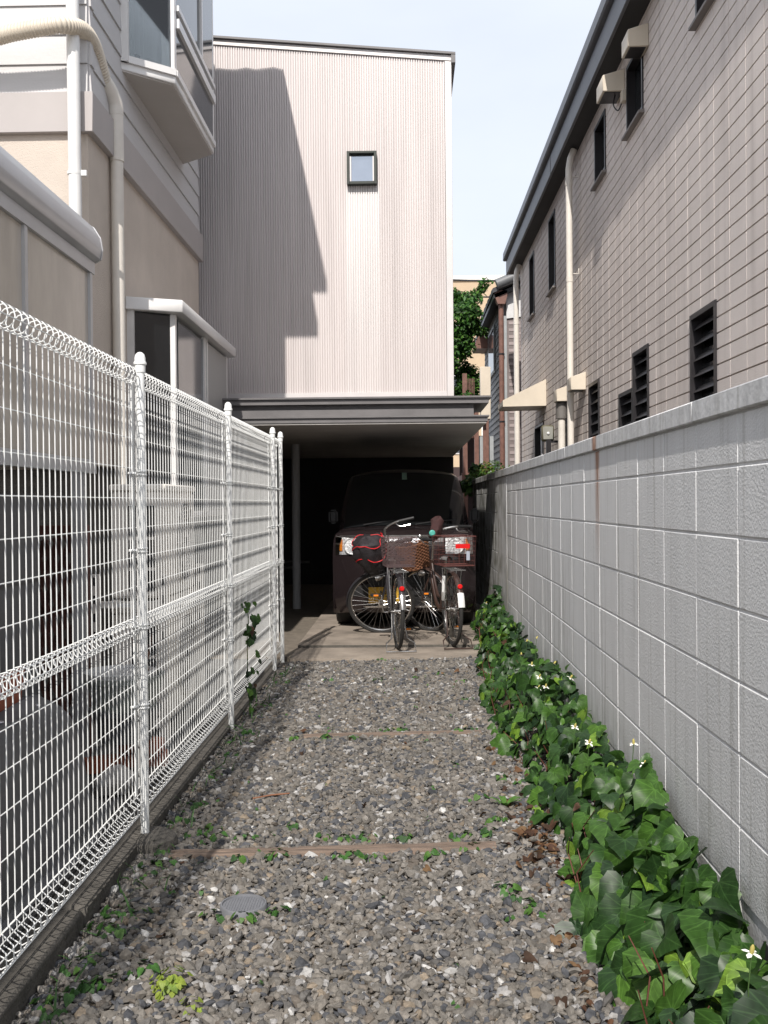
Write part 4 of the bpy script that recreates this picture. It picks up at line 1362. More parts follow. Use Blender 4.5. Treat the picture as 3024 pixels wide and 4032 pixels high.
for s_ in (-1, 1):
    xi, xo = CX + s_ * 0.42, CX + s_ * 0.70
    def hl(u, v, xi=xi, xo=xo):
        x = xi + (xo - xi) * u
        z0 = 0.765 - 0.005 * u
        z1 = 0.925 + 0.025 * u ** 2
        return x, z0 + (z1 - z0) * v
    hd = part('headlight', thick(on_front(0, 0, 0, 0, 10, 5, 0.002, hl), 0.004), lamp_silver, car, smooth=True)
    cxl = CX + s_ * 0.525
    yf = front_y(cxl, 0.85)
    part('reflector', MB().lathe([(0.086, yf - 0.016), (0.082, yf - 0.026), (0.065, yf - 0.008), (0.03, yf - 0.002), (0.001, yf - 0.001)], (cxl, 0, CZ + 0.848), 'y', 28), lamp_silver, hd, smooth=True)
    part('bulb', MB().lathe([(0.012, yf - 0.002), (0.012, yf - 0.02), (0.006, yf - 0.024)], (cxl, 0, CZ + 0.85), 'y', 10), white_paint, hd, smooth=True)
    def bl(u, v, s_=s_):
        x = CX + s_ * (0.63 + 0.045 * u)
        return x, 0.80 + 0.115 * v
    part('indicator', thick(on_front(0, 0, 0, 0, 4, 4, 0.014, bl), 0.006), orange_l, hd, smooth=True)
    part('lens', on_front(0, 0, 0, 0, 10, 5, 0.03, hl), clear_l, hd, smooth=True)
    # bumper corner fin and fog recess
    def fin(u, v, s_=s_):
        return CX + s_ * (0.655 - 0.13 * (1 - v) - 0.012 * u), 0.40 + 0.32 * v
    part('bumper_fin', thick(on_front(0, 0, 0, 0, 2, 8, 0.014, fin), 0.014), plum, car, smooth=True)
    def fog(u, v, s_=s_):
        return CX + s_ * (0.36 + 0.16 * u), 0.34 + (0.13 - 0.03 * u) * v
    part('fog_recess', on_front(0, 0, 0, 0, 5, 3, 0.004, fog), black_plastic, car, smooth=True)
# grille
part('grille_backing', on_front(CX - 0.40, CX + 0.40, 0.845, 0.935, 14, 3, 0.004), black_plastic, car, smooth=True)
gb_ = part('grille_bar', thick(on_front(CX - 0.40, CX + 0.40, 0.885, 0.925, 14, 2, 0.016), 0.012), chrome, car, smooth=True)
part('grille_lower_bar', thick(on_front(CX - 0.40, CX + 0.40, 0.805, 0.83, 14, 2, 0.014), 0.012), plum, car, smooth=True)
ye = front_y(CX, 0.9) - 0.024
em = MB()
ep = [(-0.055, 0.935), (0.055, 0.935), (0.042, 0.872), (0.022, 0.852), (-0.022, 0.852), (-0.042, 0.872)]
em.tube([(CX + a, ye, CZ + b) for a, b in ep], 0.006, 6, closed=True)
em.tube([(CX - 0.04, ye, CZ + 0.9), (CX + 0.04, ye, CZ + 0.9)], 0.005, 6)
part('emblem', em, chrome, car, smooth=True)
part('bonnet_edge', thick(on_front(CX - 0.66, CX + 0.66, 0.945, 0.957, 16, 1, 0.006), 0.004), chrome, car, smooth=True)
part('lower_grille', on_front(CX - 0.36, CX + 0.36, 0.25, 0.56, 12, 5, 0.003), black_plastic, car, smooth=True)
for z in (0.60, 0.44, 0.355):
    part('grille_slat', thick(on_front(CX - 0.31, CX + 0.31, z, z + 0.016, 10, 1, 0.016), 0.012), plum if z > 0.5 else black_plastic, car, smooth=True)
part('lip_trim', thick(on_front(CX - 0.42, CX + 0.42, 0.225, 0.243, 14, 1, 0.014), 0.012), chrome, car, smooth=True)
yp = CY0 - 0.03
pl = part('number_plate', MB().box(CX - 0.36, CX - 0.03, yp - 0.006, yp, CZ + 0.275, CZ + 0.44), pmat('yellow_plate', (0.62, 0.36, 0.02), 0.45, var=0.05), car, bevel=0.003, smooth=True)
st_ = MB()
for (a, b, c, d) in ((0.115, 0.135, 0.10, 0.13), (0.15, 0.185, 0.10, 0.105), (0.15, 0.185, 0.118, 0.123), (0.165, 0.17, 0.09, 0.13), (0.2, 0.206, 0.095, 0.13), (0.225, 0.231, 0.095, 0.13),
                     (0.06, 0.068, 0.03, 0.075), (0.10, 0.14, 0.03, 0.037), (0.10, 0.107, 0.03, 0.075), (0.17, 0.21, 0.068, 0.075), (0.20, 0.207, 0.03, 0.075), (0.24, 0.247, 0.03, 0.075), (0.27, 0.277, 0.03, 0.075)):
    st_.box(CX - 0.36 + a, CX - 0.36 + b, yp - 0.0085, yp - 0.0065, CZ + 0.275 + c, CZ + 0.275 + d)
part('plate_characters', st_, black_plastic, pl)
for s_ in (-1, 1):
    for yk in (0.66, 2.95):
        ty = part('tyre', MB().lathe([(0.17, -0.075), (0.25, -0.078), (0.268, -0.06), (0.274, -0.03), (0.274, 0.03), (0.268, 0.06), (0.25, 0.078), (0.17, 0.075)], (CX + s_ * 0.645, CY0 + yk, CZ + 0.274), 'x', 36), rubber, car, smooth=True)
        part('rim', MB().lathe([(0.17, -0.06), (0.16, 0.02), (0.05, 0.03), (0.001, 0.032)] if s_ > 0 else [(0.001, -0.032), (0.05, -0.03), (0.16, -0.02), (0.17, 0.06)], (CX + s_ * 0.655, CY0 + yk, CZ + 0.274), 'x', 24), alu, ty, smooth=True)
    mr = MB().box(CX + s_ * 0.70, CX + s_ * 0.80, CY0 + 0.52, CY0 + 0.62, CZ + 1.07, CZ + 1.22)
    part('wing_mirror', mr, black_plastic, car, bevel=0.025, segs=3, smooth=True)
for a in (-0.42, 0.12):
    part('wiper', MB().tube([(CX + a, CY0 + 0.345, CZ + 1.06), (CX + a + 0.20, CY0 + 0.37, CZ + 1.09), (CX + a + 0.42, CY0 + 0.385, CZ + 1.105)], 0.007, 6), black_plastic, car)
part('inspection_sticker', MB().add([shell(i, t, 0.012) + Vector((0, 0, 0.008)) for i, t in ((15, -0.03), (15, 0.06), (16, 0.06), (16, -0.03))], [(0, 1, 2, 3)]), pmat('pale_green_sticker', (0.18, 0.28, 0.22), 0.6), car)
part('dashboard', MB().box(CX - 0.55, CX + 0.55, CY0 + 0.6, CY0 + 0.9, CZ + 0.95, CZ + 1.05), black_plastic, car)

# ------------------------------------------------------------------ bicycles
frame_dark = pmat('dark_bike_frame', (0.03, 0.028, 0.032), 0.35, var=0.1, coat=0.4)
frame_brown = pmat('dark_brown_bike_frame', (0.045, 0.025, 0.02), 0.35, var=0.15, coat=0.4)
steel = pmat('bike_steel', (0.55, 0.54, 0.53), 0.25, metal=0.95, var=0.12, vscale=20)
rusty = pmat('rusty_steel', (0.30, 0.16, 0.09), 0.6, metal=0.5, var=0.4, vscale=25)
def wheel_meshes(c, M, bike, side_mat, R_=0.318, rim_m=None):
    def fin(mb):
        return mb.xf(M)
    cy, cz = c
    ring = lambda r, x=0.0, n=48: [(x, cy + r * math.cos(a), cz + r * math.sin(a)) for a in np.linspace(0, 2 * math.pi, n + 1)[:-1]]
    w = part('wheel', fin(MB().tube(ring(R_), 0.0175, 8, closed=True)), rubber, bike, smooth=True)
    part('rim', fin(MB().tube(ring(R_ - 0.022), 0.010, 6, closed=True)), rim_m or steel, w, smooth=True)
    sp = MB()
    for k in range(32):
        a = 2 * math.pi * k / 32
        b = a + (0.5 if k % 2 else -0.5)
        x = 0.028 if (k // 2) % 2 else -0.028
        sp.tube([(x, cy + 0.022 * math.cos(b), cz + 0.022 * math.sin(b)), (0, cy + (R_ - 0.026) * math.cos(a), cz + (R_ - 0.026) * math.sin(a))], 0.0013, 4)
    o = part('spokes', fin(sp), steel, w)
    part('hub', fin(MB().lathe([(0.008, -0.06), (0.008, -0.036), (0.026, -0.034), (0.026, -0.028), (0.016, -0.024), (0.016, 0.024), (0.026, 0.028), (0.026, 0.034), (0.008, 0.036), (0.008, 0.06)], (0, cy, cz), 'x', 12)), steel, w, smooth=True)
    return w
def fender(cy, cz, a0, a1, r=0.345, w=0.026):
    P = []
    for a in np.linspace(a0, a1, 26):
        row = []
        for t in np.linspace(-1, 1, 7):
            rr = r - 0.012 * t * t
            row.append((w * t, cy + rr * math.cos(a), cz + rr * math.sin(a)))
        P.append(row)
    return MB().grid(P)
def basket_mesh(x0, x1, y0, y1, z0, z1, taper, nx, ny, nz, r=0.0012, rim=0.004, diag=False):
    m = MB()
    def pt(u, v, w_):
        k = 1 - taper * (1 - w_)
        xc, yc = (x0 + x1) / 2, (y0 + y1) / 2
        return (xc + (x0 + (x1 - x0) * u - xc) * k, yc + (y0 + (y1 - y0) * v - yc) * k, z0 + (z1 - z0) * w_)
    for i in range(nz + 1):
        w_ = i / nz
        rr = rim if i in (0, nz) else r
        m.tube([pt(0, 0, w_), pt(1, 0, w_), pt(1, 1, w_), pt(0, 1, w_)], rr, 5, closed=True)
    for i in range(nx + 1):
        u = i / nx
        for v in (0, 1):
            m.tube([pt(u, v, 0), pt(u, v, 1)], r, 4)
        m.tube([pt(u, 0, 0), pt(u, 1, 0)], r, 4)
    for j in range(1, ny):
        v = j / ny
        for u in (0, 1):
            m.tube([pt(u, v, 0), pt(u, v, 1)], r, 4)
        m.tube([pt(0, v, 0), pt(1, v, 0)], r, 4)
    if diag:
        k = 6
        for i in range(-k, k + 1):
            for s_ in (1, -1):
                a = max(0, i / k) if s_ > 0 else min(1, 1 - i / k)
                pts = []
                for t in np.linspace(0, 1, 16):
                    u = i / k + t if s_ > 0 else 1 - i / k - t
                    if -0.001 <= u <= 1.001:
                        pts.append((u, 0.28 + 0.70 * t))
                if len(pts) > 1:
                    for v in (0, 1):
                        m.tube([pt(pts[0][0], v, pts[0][1]), pt(pts[-1][0], v, pts[-1][1])], 0.0026, 4)
    return m
def bicycle(label, x, y, rotz, steer, mat, rear_basket_mat, rb, chain_mat):
    b = thing('bicycle', label, 'bicycle', (x, y, 0.062), 'bicycles parked in front of the car', rotz, True)
    I = Matrix.Identity(4)
    ay, az = 0.0, 0.336
    wheel_meshes((ay, az), I, b, mat)
    hl_, hu = Vector((0, 0.815, 0.60)), Vector((0, 0.765, 0.735))
    axis = (hu - hl_).normalized()
    S = Matrix.Translation(hl_) @ Matrix.Rotation(steer, 4, axis) @ Matrix.Translation(-hl_)
    fy, fz = 0.96, 0.336
    # set the turned front wheel back on the floor
    c = S @ Vector((0, fy, fz))
    # frame
    fr = MB()
    seat_c, bb = Vector((0, 0.285, 0.60)), Vector((0, 0.435, 0.285))
    fr.tube([hl_ - axis * 0.02, hu + axis * 0.01], 0.02, 10)
    fr.tube([bb, seat_c, seat_c + (seat_c - bb) * 0.12], 0.0155, 10)
    fr.tube(smooth_path([hl_ + axis * 0.02, (0, 0.71, 0.47), (0, 0.59, 0.34), bb + Vector((0, 0.06, 0.02)), bb], 5), 0.019, 10)
    fr.tube(smooth_path([hu - axis * 0.02, (0, 0.67, 0.55), (0, 0.54, 0.42), (0, 0.40, 0.40)], 5), 0.014, 10)
    for s_ in (-1, 1):
        fr.tube([bb + Vector((s_ * 0.03, 0, 0)), (s_ * 0.055, 0.1, az), (s_ * 0.058, ay, az)], 0.009, 8)
        fr.tube([seat_c + Vector((s_ * 0.015, 0, -0.02)), (s_ * 0.05, 0.16, 0.50), (s_ * 0.06, ay, az)], 0.007, 8)
    part('frame', fr, mat, b, smooth=True)
    part('saddle', MB().grid([[(w_ * t, yy_, 0.80 - 0.035 * t * t + dz) for t in np.linspace(-1, 1, 9)] for yy_, w_, dz in ((0.09, 0.03, 0.01), (0.11, 0.10, 0.02), (0.17, 0.105, 0.02), (0.24, 0.07, 0.005), (0.32, 0.03, 0.0), (0.37, 0.012, -0.01))]), black_plastic, b, smooth=True)
    part('seat_post', MB().tube([seat_c, (0, 0.215, 0.79)], 0.0125, 10), steel, b, smooth=True)
    fd = part('rear_mudguard', fender(ay, az, R(25), R(160)), mat, b, smooth=True)
    part('mudguard_tip', fender(ay, az, R(150), R(172), 0.349, 0.029), chain_mat, b, smooth=True)
    ra = R(176)
    part('rear_reflector', MB().lathe([(0.022, -0.012), (0.022, 0.0), (0.016, 0.006)], (0, 0, 0), 'y', 16).xf(Matrix.Translation((0, -0.285, az + 0.225)) @ Matrix.Rotation(math.pi, 4, 'Z')), red_l, b, smooth=True)
    ck = MB()
    ck.lathe([(0.085, 0.045), (0.085, 0.05)], (0, bb.y, bb.z), 'x', 24)
    ck.prism([(bb.y, bb.z + 0.09), (0.02, az + 0.045), (0.02, az - 0.045), (bb.y, bb.z - 0.09)], 'x', 0.047, 0.066)
    part('chain_case', ck, mat, b, smooth=True)
    cr_a = R(-80)
    for s_ in (-1, 1):
        d = Vector((0, math.cos(cr_a), math.sin(cr_a))) * 0.165 * s_
        p0 = bb + Vector((s_ * 0.08, 0, 0))
        p1 = bb + d + Vector((s_ * 0.10, 0, 0))
        part('crank', MB().tube([bb + Vector((s_ * 0.03, 0, 0)), p0, p1], 0.009, 8), steel, b, smooth=True)
        pd = part('pedal', MB().box(p1.x + s_ * 0.01 if s_ > 0 else p1.x - 0.10, p1.x + 0.10 if s_ > 0 else p1.x - 0.01, p1.y - 0.035, p1.y + 0.035, p1.z - 0.012, p1.z + 0.012), black_plastic, b, bevel=0.003)
        part('pedal_reflector', MB().box(p1.x + s_ * 0.055 - 0.022, p1.x + s_ * 0.055 + 0.022, p1.y - 0.0385, p1.y - 0.0355, p1.z - 0.008, p1.z + 0.008), orange_l, pd)
    rk2 = MB()
    for s_ in (-1, 1):
        rk2.tube([(s_ * 0.06, 0.15, 0.70), (s_ * 0.065, -0.22, 0.70)], 0.005, 6)
        rk2.tube([(s_ * 0.062, ay, az), (s_ * 0.065, -0.08, 0.70)], 0.0045, 6)
        rk2.tube([(s_ * 0.062, ay, az), (s_ * 0.065, 0.1, 0.70)], 0.0045, 6)
    for yy_ in (-0.22, -0.1, 0.03, 0.15):
        rk2.tube([(-0.063, yy_, 0.70), (0.063, yy_, 0.70)], 0.004, 6)
    part('carrier_rack', rk2, steel, b, smooth=True)
    x0, x1, y0, y1, z0, z1, tp_, nx, ny, nz, dg = rb
    bk = part('rear_basket', basket_mesh(x0, x1, y0, y1, z0, z1, tp_, nx, ny, nz, diag=dg), rear_basket_mat, b, smooth=False)
    # centre stand
    stn = MB()
    path = [(-0.055, 0.01, az - 0.02), (-0.058, -0.03, 0.20), (-0.07, -0.10, 0.11), (-0.125, -0.16, 0.075), (-0.13, -0.215, 0.008), (0.13, -0.215, 0.008), (0.125, -0.16, 0.075), (0.07, -0.10, 0.11), (0.058, -0.03, 0.20), (0.055, 0.01, az - 0.02)]
    stn.tube(path, 0.0065, 8)
    part('stand', stn, steel if mat is frame_dark else frame_brown, b, smooth=True)
    # steering assembly, turned
    wheel_meshes((fy, fz), S, b, mat)
    part('front_mudguard', fender(fy, fz, R(10), R(170)).xf(S), mat, b, smooth=True)
    fk = MB()
    for s_ in (-1, 1):
        fk.tube(smooth_path([(s_ * 0.03, hl_.y + 0.005, hl_.z - 0.03), (s_ * 0.05, hl_.y + 0.03, hl_.z - 0.08), (s_ * 0.052, 0.90, 0.44), (s_ * 0.052, fy, fz)], 4), 0.0095, 8)
    part('fork', fk.xf(S), mat, b, smooth=True)
    hbm = MB()
    top_ = hu + axis * 0.27
    hbm.tube([hu, top_], 0.0115, 8)
    pts = [(-0.28, top_.y - 0.23, top_.z + 0.005), (-0.265, top_.y - 0.08, top_.z + 0.02), (-0.17, top_.y + 0.03, top_.z + 0.02), (-0.05, top_.y + 0.035, top_.z), (0.05, top_.y + 0.035, top_.z), (0.17, top_.y + 0.03, top_.z + 0.02), (0.265, top_.y - 0.08, top_.z + 0.02), (0.28, top_.y - 0.23, top_.z + 0.005)]
    hbm.tube(smooth_path(pts, 6), 0.011, 8)
    part('handlebar', hbm.xf(S), steel, b, smooth=True)
    for s_ in (-1, 1):
        part('grip', MB().tube([(s_ * 0.281, top_.y - 0.25, top_.z + 0.004), (s_ * 0.268, top_.y - 0.10, top_.z + 0.017)], 0.017, 10).xf(S), black_plastic, b, smooth=True)
        part('brake_lever', MB().tube(smooth_path([(s_ * 0.262, top_.y - 0.06, top_.z + 0.01), (s_ * 0.25, top_.y - 0.10, top_.z - 0.03), (s_ * 0.262, top_.y - 0.2, top_.z - 0.045)], 4), 0.006, 6).xf(S), steel, b, smooth=True)
    part('bell', MB().lathe([(0.024, 0.0), (0.024, 0.008), (0.016, 0.02), (0.001, 0.024)], (-0.20, top_.y + 0.0, top_.z + 0.03), n=14).xf(S), steel, b, smooth=True)
    fl_ = MB().lathe([(0.012, -0.03), (0.03, 0.0), (0.032, 0.035), (0.026, 0.04)], (-0.045, 0.88, 0.62), 'y', 14).xf(S)
    part('lamp', fl_, steel, b, smooth=True)
    return b, S

plum_wire = pmat('plum_plastic_basket', (0.10, 0.066, 0.066), 0.4, var=0.15, vscale=20)
red_wire = pmat('brown_red_wire_basket', (0.11, 0.036, 0.03), 0.45, var=0.2, vscale=20)
b1, S1 = bicycle('dark bicycle with plum mesh rear basket and covered front basket', -0.085, 8.93, R(8.0), R(80), frame_dark, plum_wire,
                 (-0.142, 0.142, -0.25, 0.10, 0.745, 0.995, 0.14, 5, 5, 3, True), steel)
b2, S2 = bicycle('brown bicycle with red wire rear basket beside the ivy', 0.405, 9.10, R(12.0), R(36), frame_brown, red_wire,
                 (-0.15, 0.16, -0.24, 0.12, 0.74, 1.0, 0.08, 6, 6, 6, False), white_paint)
# lower half of the first basket is a finer mesh
part('basket_band', basket_mesh(-0.127, 0.127, -0.232, 0.082, 0.746, 0.81, 0.03, 22, 4, 5, 0.0011, 0.002), plum_wire, b1)
# front basket with black rain cover, red piping
cov = pmat('black_nylon_cover', (0.020, 0.017, 0.020), 0.6, var=0.3, vscale=14, bump=0.6, bscale=12, bdist=0.02)
redp = pmat('red_piping', (0.55, 0.015, 0.02), 0.5)
def cover():
    P = []
    levels = [(0.63, 0.05, 0.05), (0.68, 0.085, 0.085), (0.76, 0.125, 0.125), (0.85, 0.15, 0.15), (0.93, 0.165, 0.16), (0.99, 0.16, 0.15), (1.02, 0.12, 0.11), (1.035, 0.05, 0.05), (1.038, 0.001, 0.001)]
    for li, (z, a, b_) in enumerate(levels):
        row = []
        for t in np.linspace(0, 2 * math.pi, 41):
            k = (abs(math.cos(t)) ** 3 + abs(math.sin(t)) ** 3) ** (-1 / 3)
            wob = 1 + 0.06 * math.sin(t * 7 + li * 1.3) + 0.04 * math.sin(t * 11 - li)
            row.append((a * k * math.cos(t) * wob, 0.885 + b_ * k * math.sin(t) * wob, z + 0.012 * math.sin(t * 3 + li)))
        P.append(row)
    return P
CV = cover()
fc = part('front_basket_cover', MB().grid(CV).xf(S1), cov, b1, smooth=True)
for li in (3, 5):
    part('red_piping', MB().tube([Vector(p) + (Vector(p) - Vector((0, 0.885, p[2]))) * 0.02 + Vector((0, 0, 0.05 * math.sin(3 * i / 40 * 6.28) * (1 if li == 3 else 0.6))) for i, p in enumerate(CV[li][:-1])], 0.0045, 6, closed=True).xf(S1), redp, fc, smooth=True)
part('red_piping', MB().tube([Vector(CV[k][30]) * 1.0 + Vector((0, -0.006, 0.0)) for k in range(2, 8)], 0.0045, 6).xf(S1), redp, fc, smooth=True)
part('front_basket', basket_mesh(-0.12, 0.12, 0.79, 1.0, 0.66, 0.92, 0.2, 8, 6, 6).xf(S1), black_plastic, b1)
# wicker front basket of the second bicycle
wick = pmat('brown_wicker', (0.17, 0.072, 0.035), 0.7, var=0.35, vscale=30)
wb = MB()
nlev = 16
for li in range(nlev):
    z = 0.67 + 0.235 * li / (nlev - 1)
    k = 0.78 + 0.22 * li / (nlev - 1)
    ring = []
    for i in range(64):
        t = 2 * math.pi * i / 64
        q = (abs(math.cos(t)) ** 4 + abs(math.sin(t)) ** 4) ** (-0.25)
        ww = 0.006 * (1 if (i // 2 + li) % 2 else -1)
        ring.append(((0.155 * k * q + ww) * math.cos(t), 0.995 + (0.115 * k * q + ww) * math.sin(t), z))
    wb.tube(ring, 0.0075 if li not in (0, nlev - 1) else 0.011, 5, closed=True)
wb.box(-0.11, 0.11, 0.915, 1.075, 0.665, 0.675)
part('wicker_basket', wb.xf(S2), wick, b2, smooth=True)
# cloth cover on the handlebar, reflector plate and odds and ends in the red basket
clo = pmat('maroon_cloth', (0.04, 0.014, 0.014), 0.85, var=0.3, vscale=18)
blob = []
for li, (z, a) in enumerate(((0.94, 0.03), (0.98, 0.055), (1.03, 0.06), (1.08, 0.05), (1.13, 0.058), (1.16, 0.03), (1.165, 0.001))):
    blob.append([(0.0 + 0.05 * li * 0.2 + a * (1 + 0.25 * math.sin(3 * t + li)) * math.cos(t), 0.70 + a * (1 + 0.2 * math.sin(2 * t - li)) * math.sin(t), z + 0.01 * math.sin(4 * t)) for t in np.linspace(0, 6.283, 25)])
part('handlebar_cover', MB().grid(blob), clo, b2, smooth=True)
part('red_plate', MB().box(-0.03, 0.10, -0.252, -0.246, 0.895, 0.935), red_l, b2)
part('basket_tag', MB().box(0.07, 0.10, -0.247, -0.243, 0.79, 0.87), pmat('pale_tag', (0.35, 0.38, 0.45), 0.6), b2)
part('lock', MB().tube([(-0.07, 0.05, 0.40 + 0.02), (-0.085, -0.02, 0.50), (-0.08, -0.02, 0.64)], 0.016, 8), white_paint, b2, smooth=True)
part('teal_tag', MB().lathe([(0.03, 0.0), (0.03, 0.012), (0.02, 0.02)], (0, 0, 0), 'y', 14).xf(Matrix.Translation((-0.05, 0.55, 1.01)) @ Matrix.Rotation(math.pi, 4, 'Z')), pmat('teal_plastic', (0.08, 0.38, 0.32), 0.4), b2, smooth=True)

# ------------------------------------------------------------------ leaves
HALF = {'ivy': [(0, 0), (0.20, -0.11), (0.45, -0.06), (0.60, 0.14), (0.53, 0.32), (0.51, 0.50), (0.32, 0.67), (0.13, 0.87), (0, 1.0)],
        'heart': [(0, 0), (0.15, -0.13), (0.34, -0.11), (0.46, 0.08), (0.43, 0.33), (0.30, 0.60), (0.13, 0.84), (0.05, 0.94), (0, 1.0)]}
def leaf_geo(kind, fold, droop, wave, ph):
    half = HALF[kind]
    n = len(half)
    V, U = [], []
    def z_of(x, y):
        return fold * abs(x) - droop * max(0, y) ** 2 - 0.22 * abs(x) ** 2 + wave * math.sin(6 * y + ph + 3 * x)
    idx = {}
    for side in (1, -1):
        for k, (x, y) in enumerate(half):
            for r_, f in enumerate((0.0, 0.55, 1.0)):
                ym = 0.05 + 0.95 * k / (n - 1) if f == 0 else None
                px = side * x * f
                py = (0.0 + 1.0 * k / (n - 1)) * (1 - f) + y * f
                key = (side, k, r_)
                if f == 0 and side == -1:
                    idx[key] = idx[(1, k, 0)]
                    continue
                idx[key] = len(V)
                V.append((px, py, z_of(px, py)))
                U.append((px, py))
    T = []
    for side in (1, -1):
        for k in range(n - 1):
            for r_ in (0, 1):
                a, b, c, d = idx[(side, k, r_)], idx[(side, k + 1, r_)], idx[(side, k + 1, r_ + 1)], idx[(side, k, r_ + 1)]
                if side == 1:
                    T += [(a, d, c), (a, c, b)]
                else:
                    T += [(a, c, d), (a, b, c)]
    return np.array(V), np.array(T), np.array(U)

def leaf_material(name, gloss=0.35, veins=True, transl=0.18):
    m = bpy.data.materials.new(name)
    m.use_nodes = True
    nt = m.node_tree
    N, L = nt.nodes, nt.links
    b = N['Principled BSDF']
    b.inputs['Roughness'].default_value = gloss
    b.inputs['Specular IOR Level'].default_value = 0.3
    at = N.new('ShaderNodeAttribute')
    at.attribute_name = 'col'
    g = N.new('ShaderNodeNewGeometry')
    no = N.new('ShaderNodeTexNoise')
    no.inputs['Scale'].default_value = 45
    L.new(g.outputs['Position'], no.inputs['Vector'])
    mr = N.new('ShaderNodeMapRange')
    mr.inputs['From Min'].default_value = 0.3
    mr.inputs['From Max'].default_value = 0.7
    mr.inputs['To Min'].default_value = 0.75
    mr.inputs['To Max'].default_value = 1.2
    L.new(no.outputs['Fac'], mr.inputs['Value'])
    sc_ = N.new('ShaderNodeVectorMath')
    sc_.operation = 'SCALE'
    L.new(at.outputs['Color'], sc_.inputs[0])
    L.new(mr.outputs['Result'], sc_.inputs['Scale'])
    col = sc_.outputs[0]
    if veins:
        uv = N.new('ShaderNodeUVMap')
        uv.uv_map = 'leaf'
        sp = N.new('ShaderNodeSeparateXYZ')
        L.new(uv.outputs[0], sp.inputs[0])
        ax = math_(N, L, 'ABSOLUTE', sp.outputs['X'])
        cur = None
        for ang in (90, 52, 15, -25):
            dx, dy = math.cos(R(ang)), math.sin(R(ang))
            c = math_(N, L, 'ABSOLUTE', math_(N, L, 'SUBTRACT', math_(N, L, 'MULTIPLY', ax, dy), math_(N, L, 'MULTIPLY', sp.outputs['Y'], dx)))
            cur = c if cur is None else math_(N, L, 'MINIMUM', cur, c)
        # side veins off the midrib
        w = math_(N, L, 'ABSOLUTE', math_(N, L, 'SINE', math_(N, L, 'MULTIPLY', math_(N, L, 'SUBTRACT', sp.outputs['Y'], math_(N, L, 'MULTIPLY', ax, 0.9)), 16.0)))
        w2 = math_(N, L, 'ADD', math_(N, L, 'MULTIPLY', w, 0.09), 0.006)
        cur = math_(N, L, 'MINIMUM', cur, w2)
        mk = mrange(N, L, cur, 0.022, 0.006, 0.0, 0.5)
        mx = N.new('ShaderNodeMix')
        mx.data_type = 'RGBA'
        L.new(col, mx.inputs[6])
        s2_ = N.new('ShaderNodeVectorMath')
        s2_.operation = 'MULTIPLY_ADD'
        L.new(col, s2_.inputs[0])
        s2_.inputs[1].default_value = (2.0, 1.9, 1.9)
        s2_.inputs[2].default_value = (0.02, 0.035, 0.012)
        L.new(s2_.outputs[0], mx.inputs[7])
        L.new(mk, mx.inputs[0])
        col = mx.outputs[2]
    L.new(col, b.inputs['Base Color'])
    tr = N.new('ShaderNodeBsdfTranslucent')
    L.new(col, tr.inputs['Color'])
    ms = N.new('ShaderNodeMixShader')
    ms.inputs[0].default_value = transl
    out = N['Material Output']
    L.new(b.outputs[0], ms.inputs[1])
    L.new(tr.outputs[0], ms.inputs[2])
    L.new(ms.outputs[0], out.inputs['Surface'])
    return m

def orient(pos, normal, tip, size):
    n = Vector(normal).normalized()
    t = Vector(tip)
    t = (t - n * t.dot(n))
    t = t.normalized() if t.length > 1e-4 else n.orthogonal().normalized()
    x = t.cross(n)
    M = Matrix((x, t, n)).transposed().to_4x4()
    return Matrix.Translation(pos) @ M @ Matrix.Scale(size, 4)

GREENS = [(0.016, 0.044, 0.014), (0.020, 0.056, 0.014), (0.028, 0.075, 0.016), (0.038, 0.098, 0.018), (0.052, 0.125, 0.022), (0.013, 0.034, 0.016), (0.11, 0.21, 0.03), (0.05, 0.026, 0.018)]
GREENS = [tuple(v * k_ for v, k_ in zip(c, (1.08, 1.0, 0.85))) for c in GREENS]
GW = [24, 22, 17, 12, 7, 14, 4, 4]
variants = []
ivy_mat = leaf_material('ivy_leaf', 0.40)
for kind in ('ivy', 'heart'):
    for ci, c in enumerate(GREENS):
        for s_ in range(2 if ci < 6 else 1):
            V, T, U = leaf_geo(kind, rng.uniform(0.12, 0.45), rng.uniform(0.10, 0.45), rng.uniform(0.02, 0.05), rng.uniform(0, 6))
            me = fast_mesh(kind + '_leaf', V, T, ivy_mat, col=np.tile(c, (len(V), 1)), uv=U)
            me.shade_smooth()
            variants.append((kind, ci, me, V, T, U))

def pick(kind):
    ci = rng.choices(range(len(GREENS)), GW)[0]
    if kind == 'ivy' and ci == 7:
        ci = rng.choice((3, 4, 6))
    opts = [v for v in variants if v[0] == kind and v[1] == ci]
    return rng.choice(opts)

def nz(a, y):
    return math.sin(y * 3.1 + a) * 0.5 + math.sin(y * 7.3 + a * 2.1) * 0.3 + math.sin(y * 13.7 + a * 0.7) * 0.2

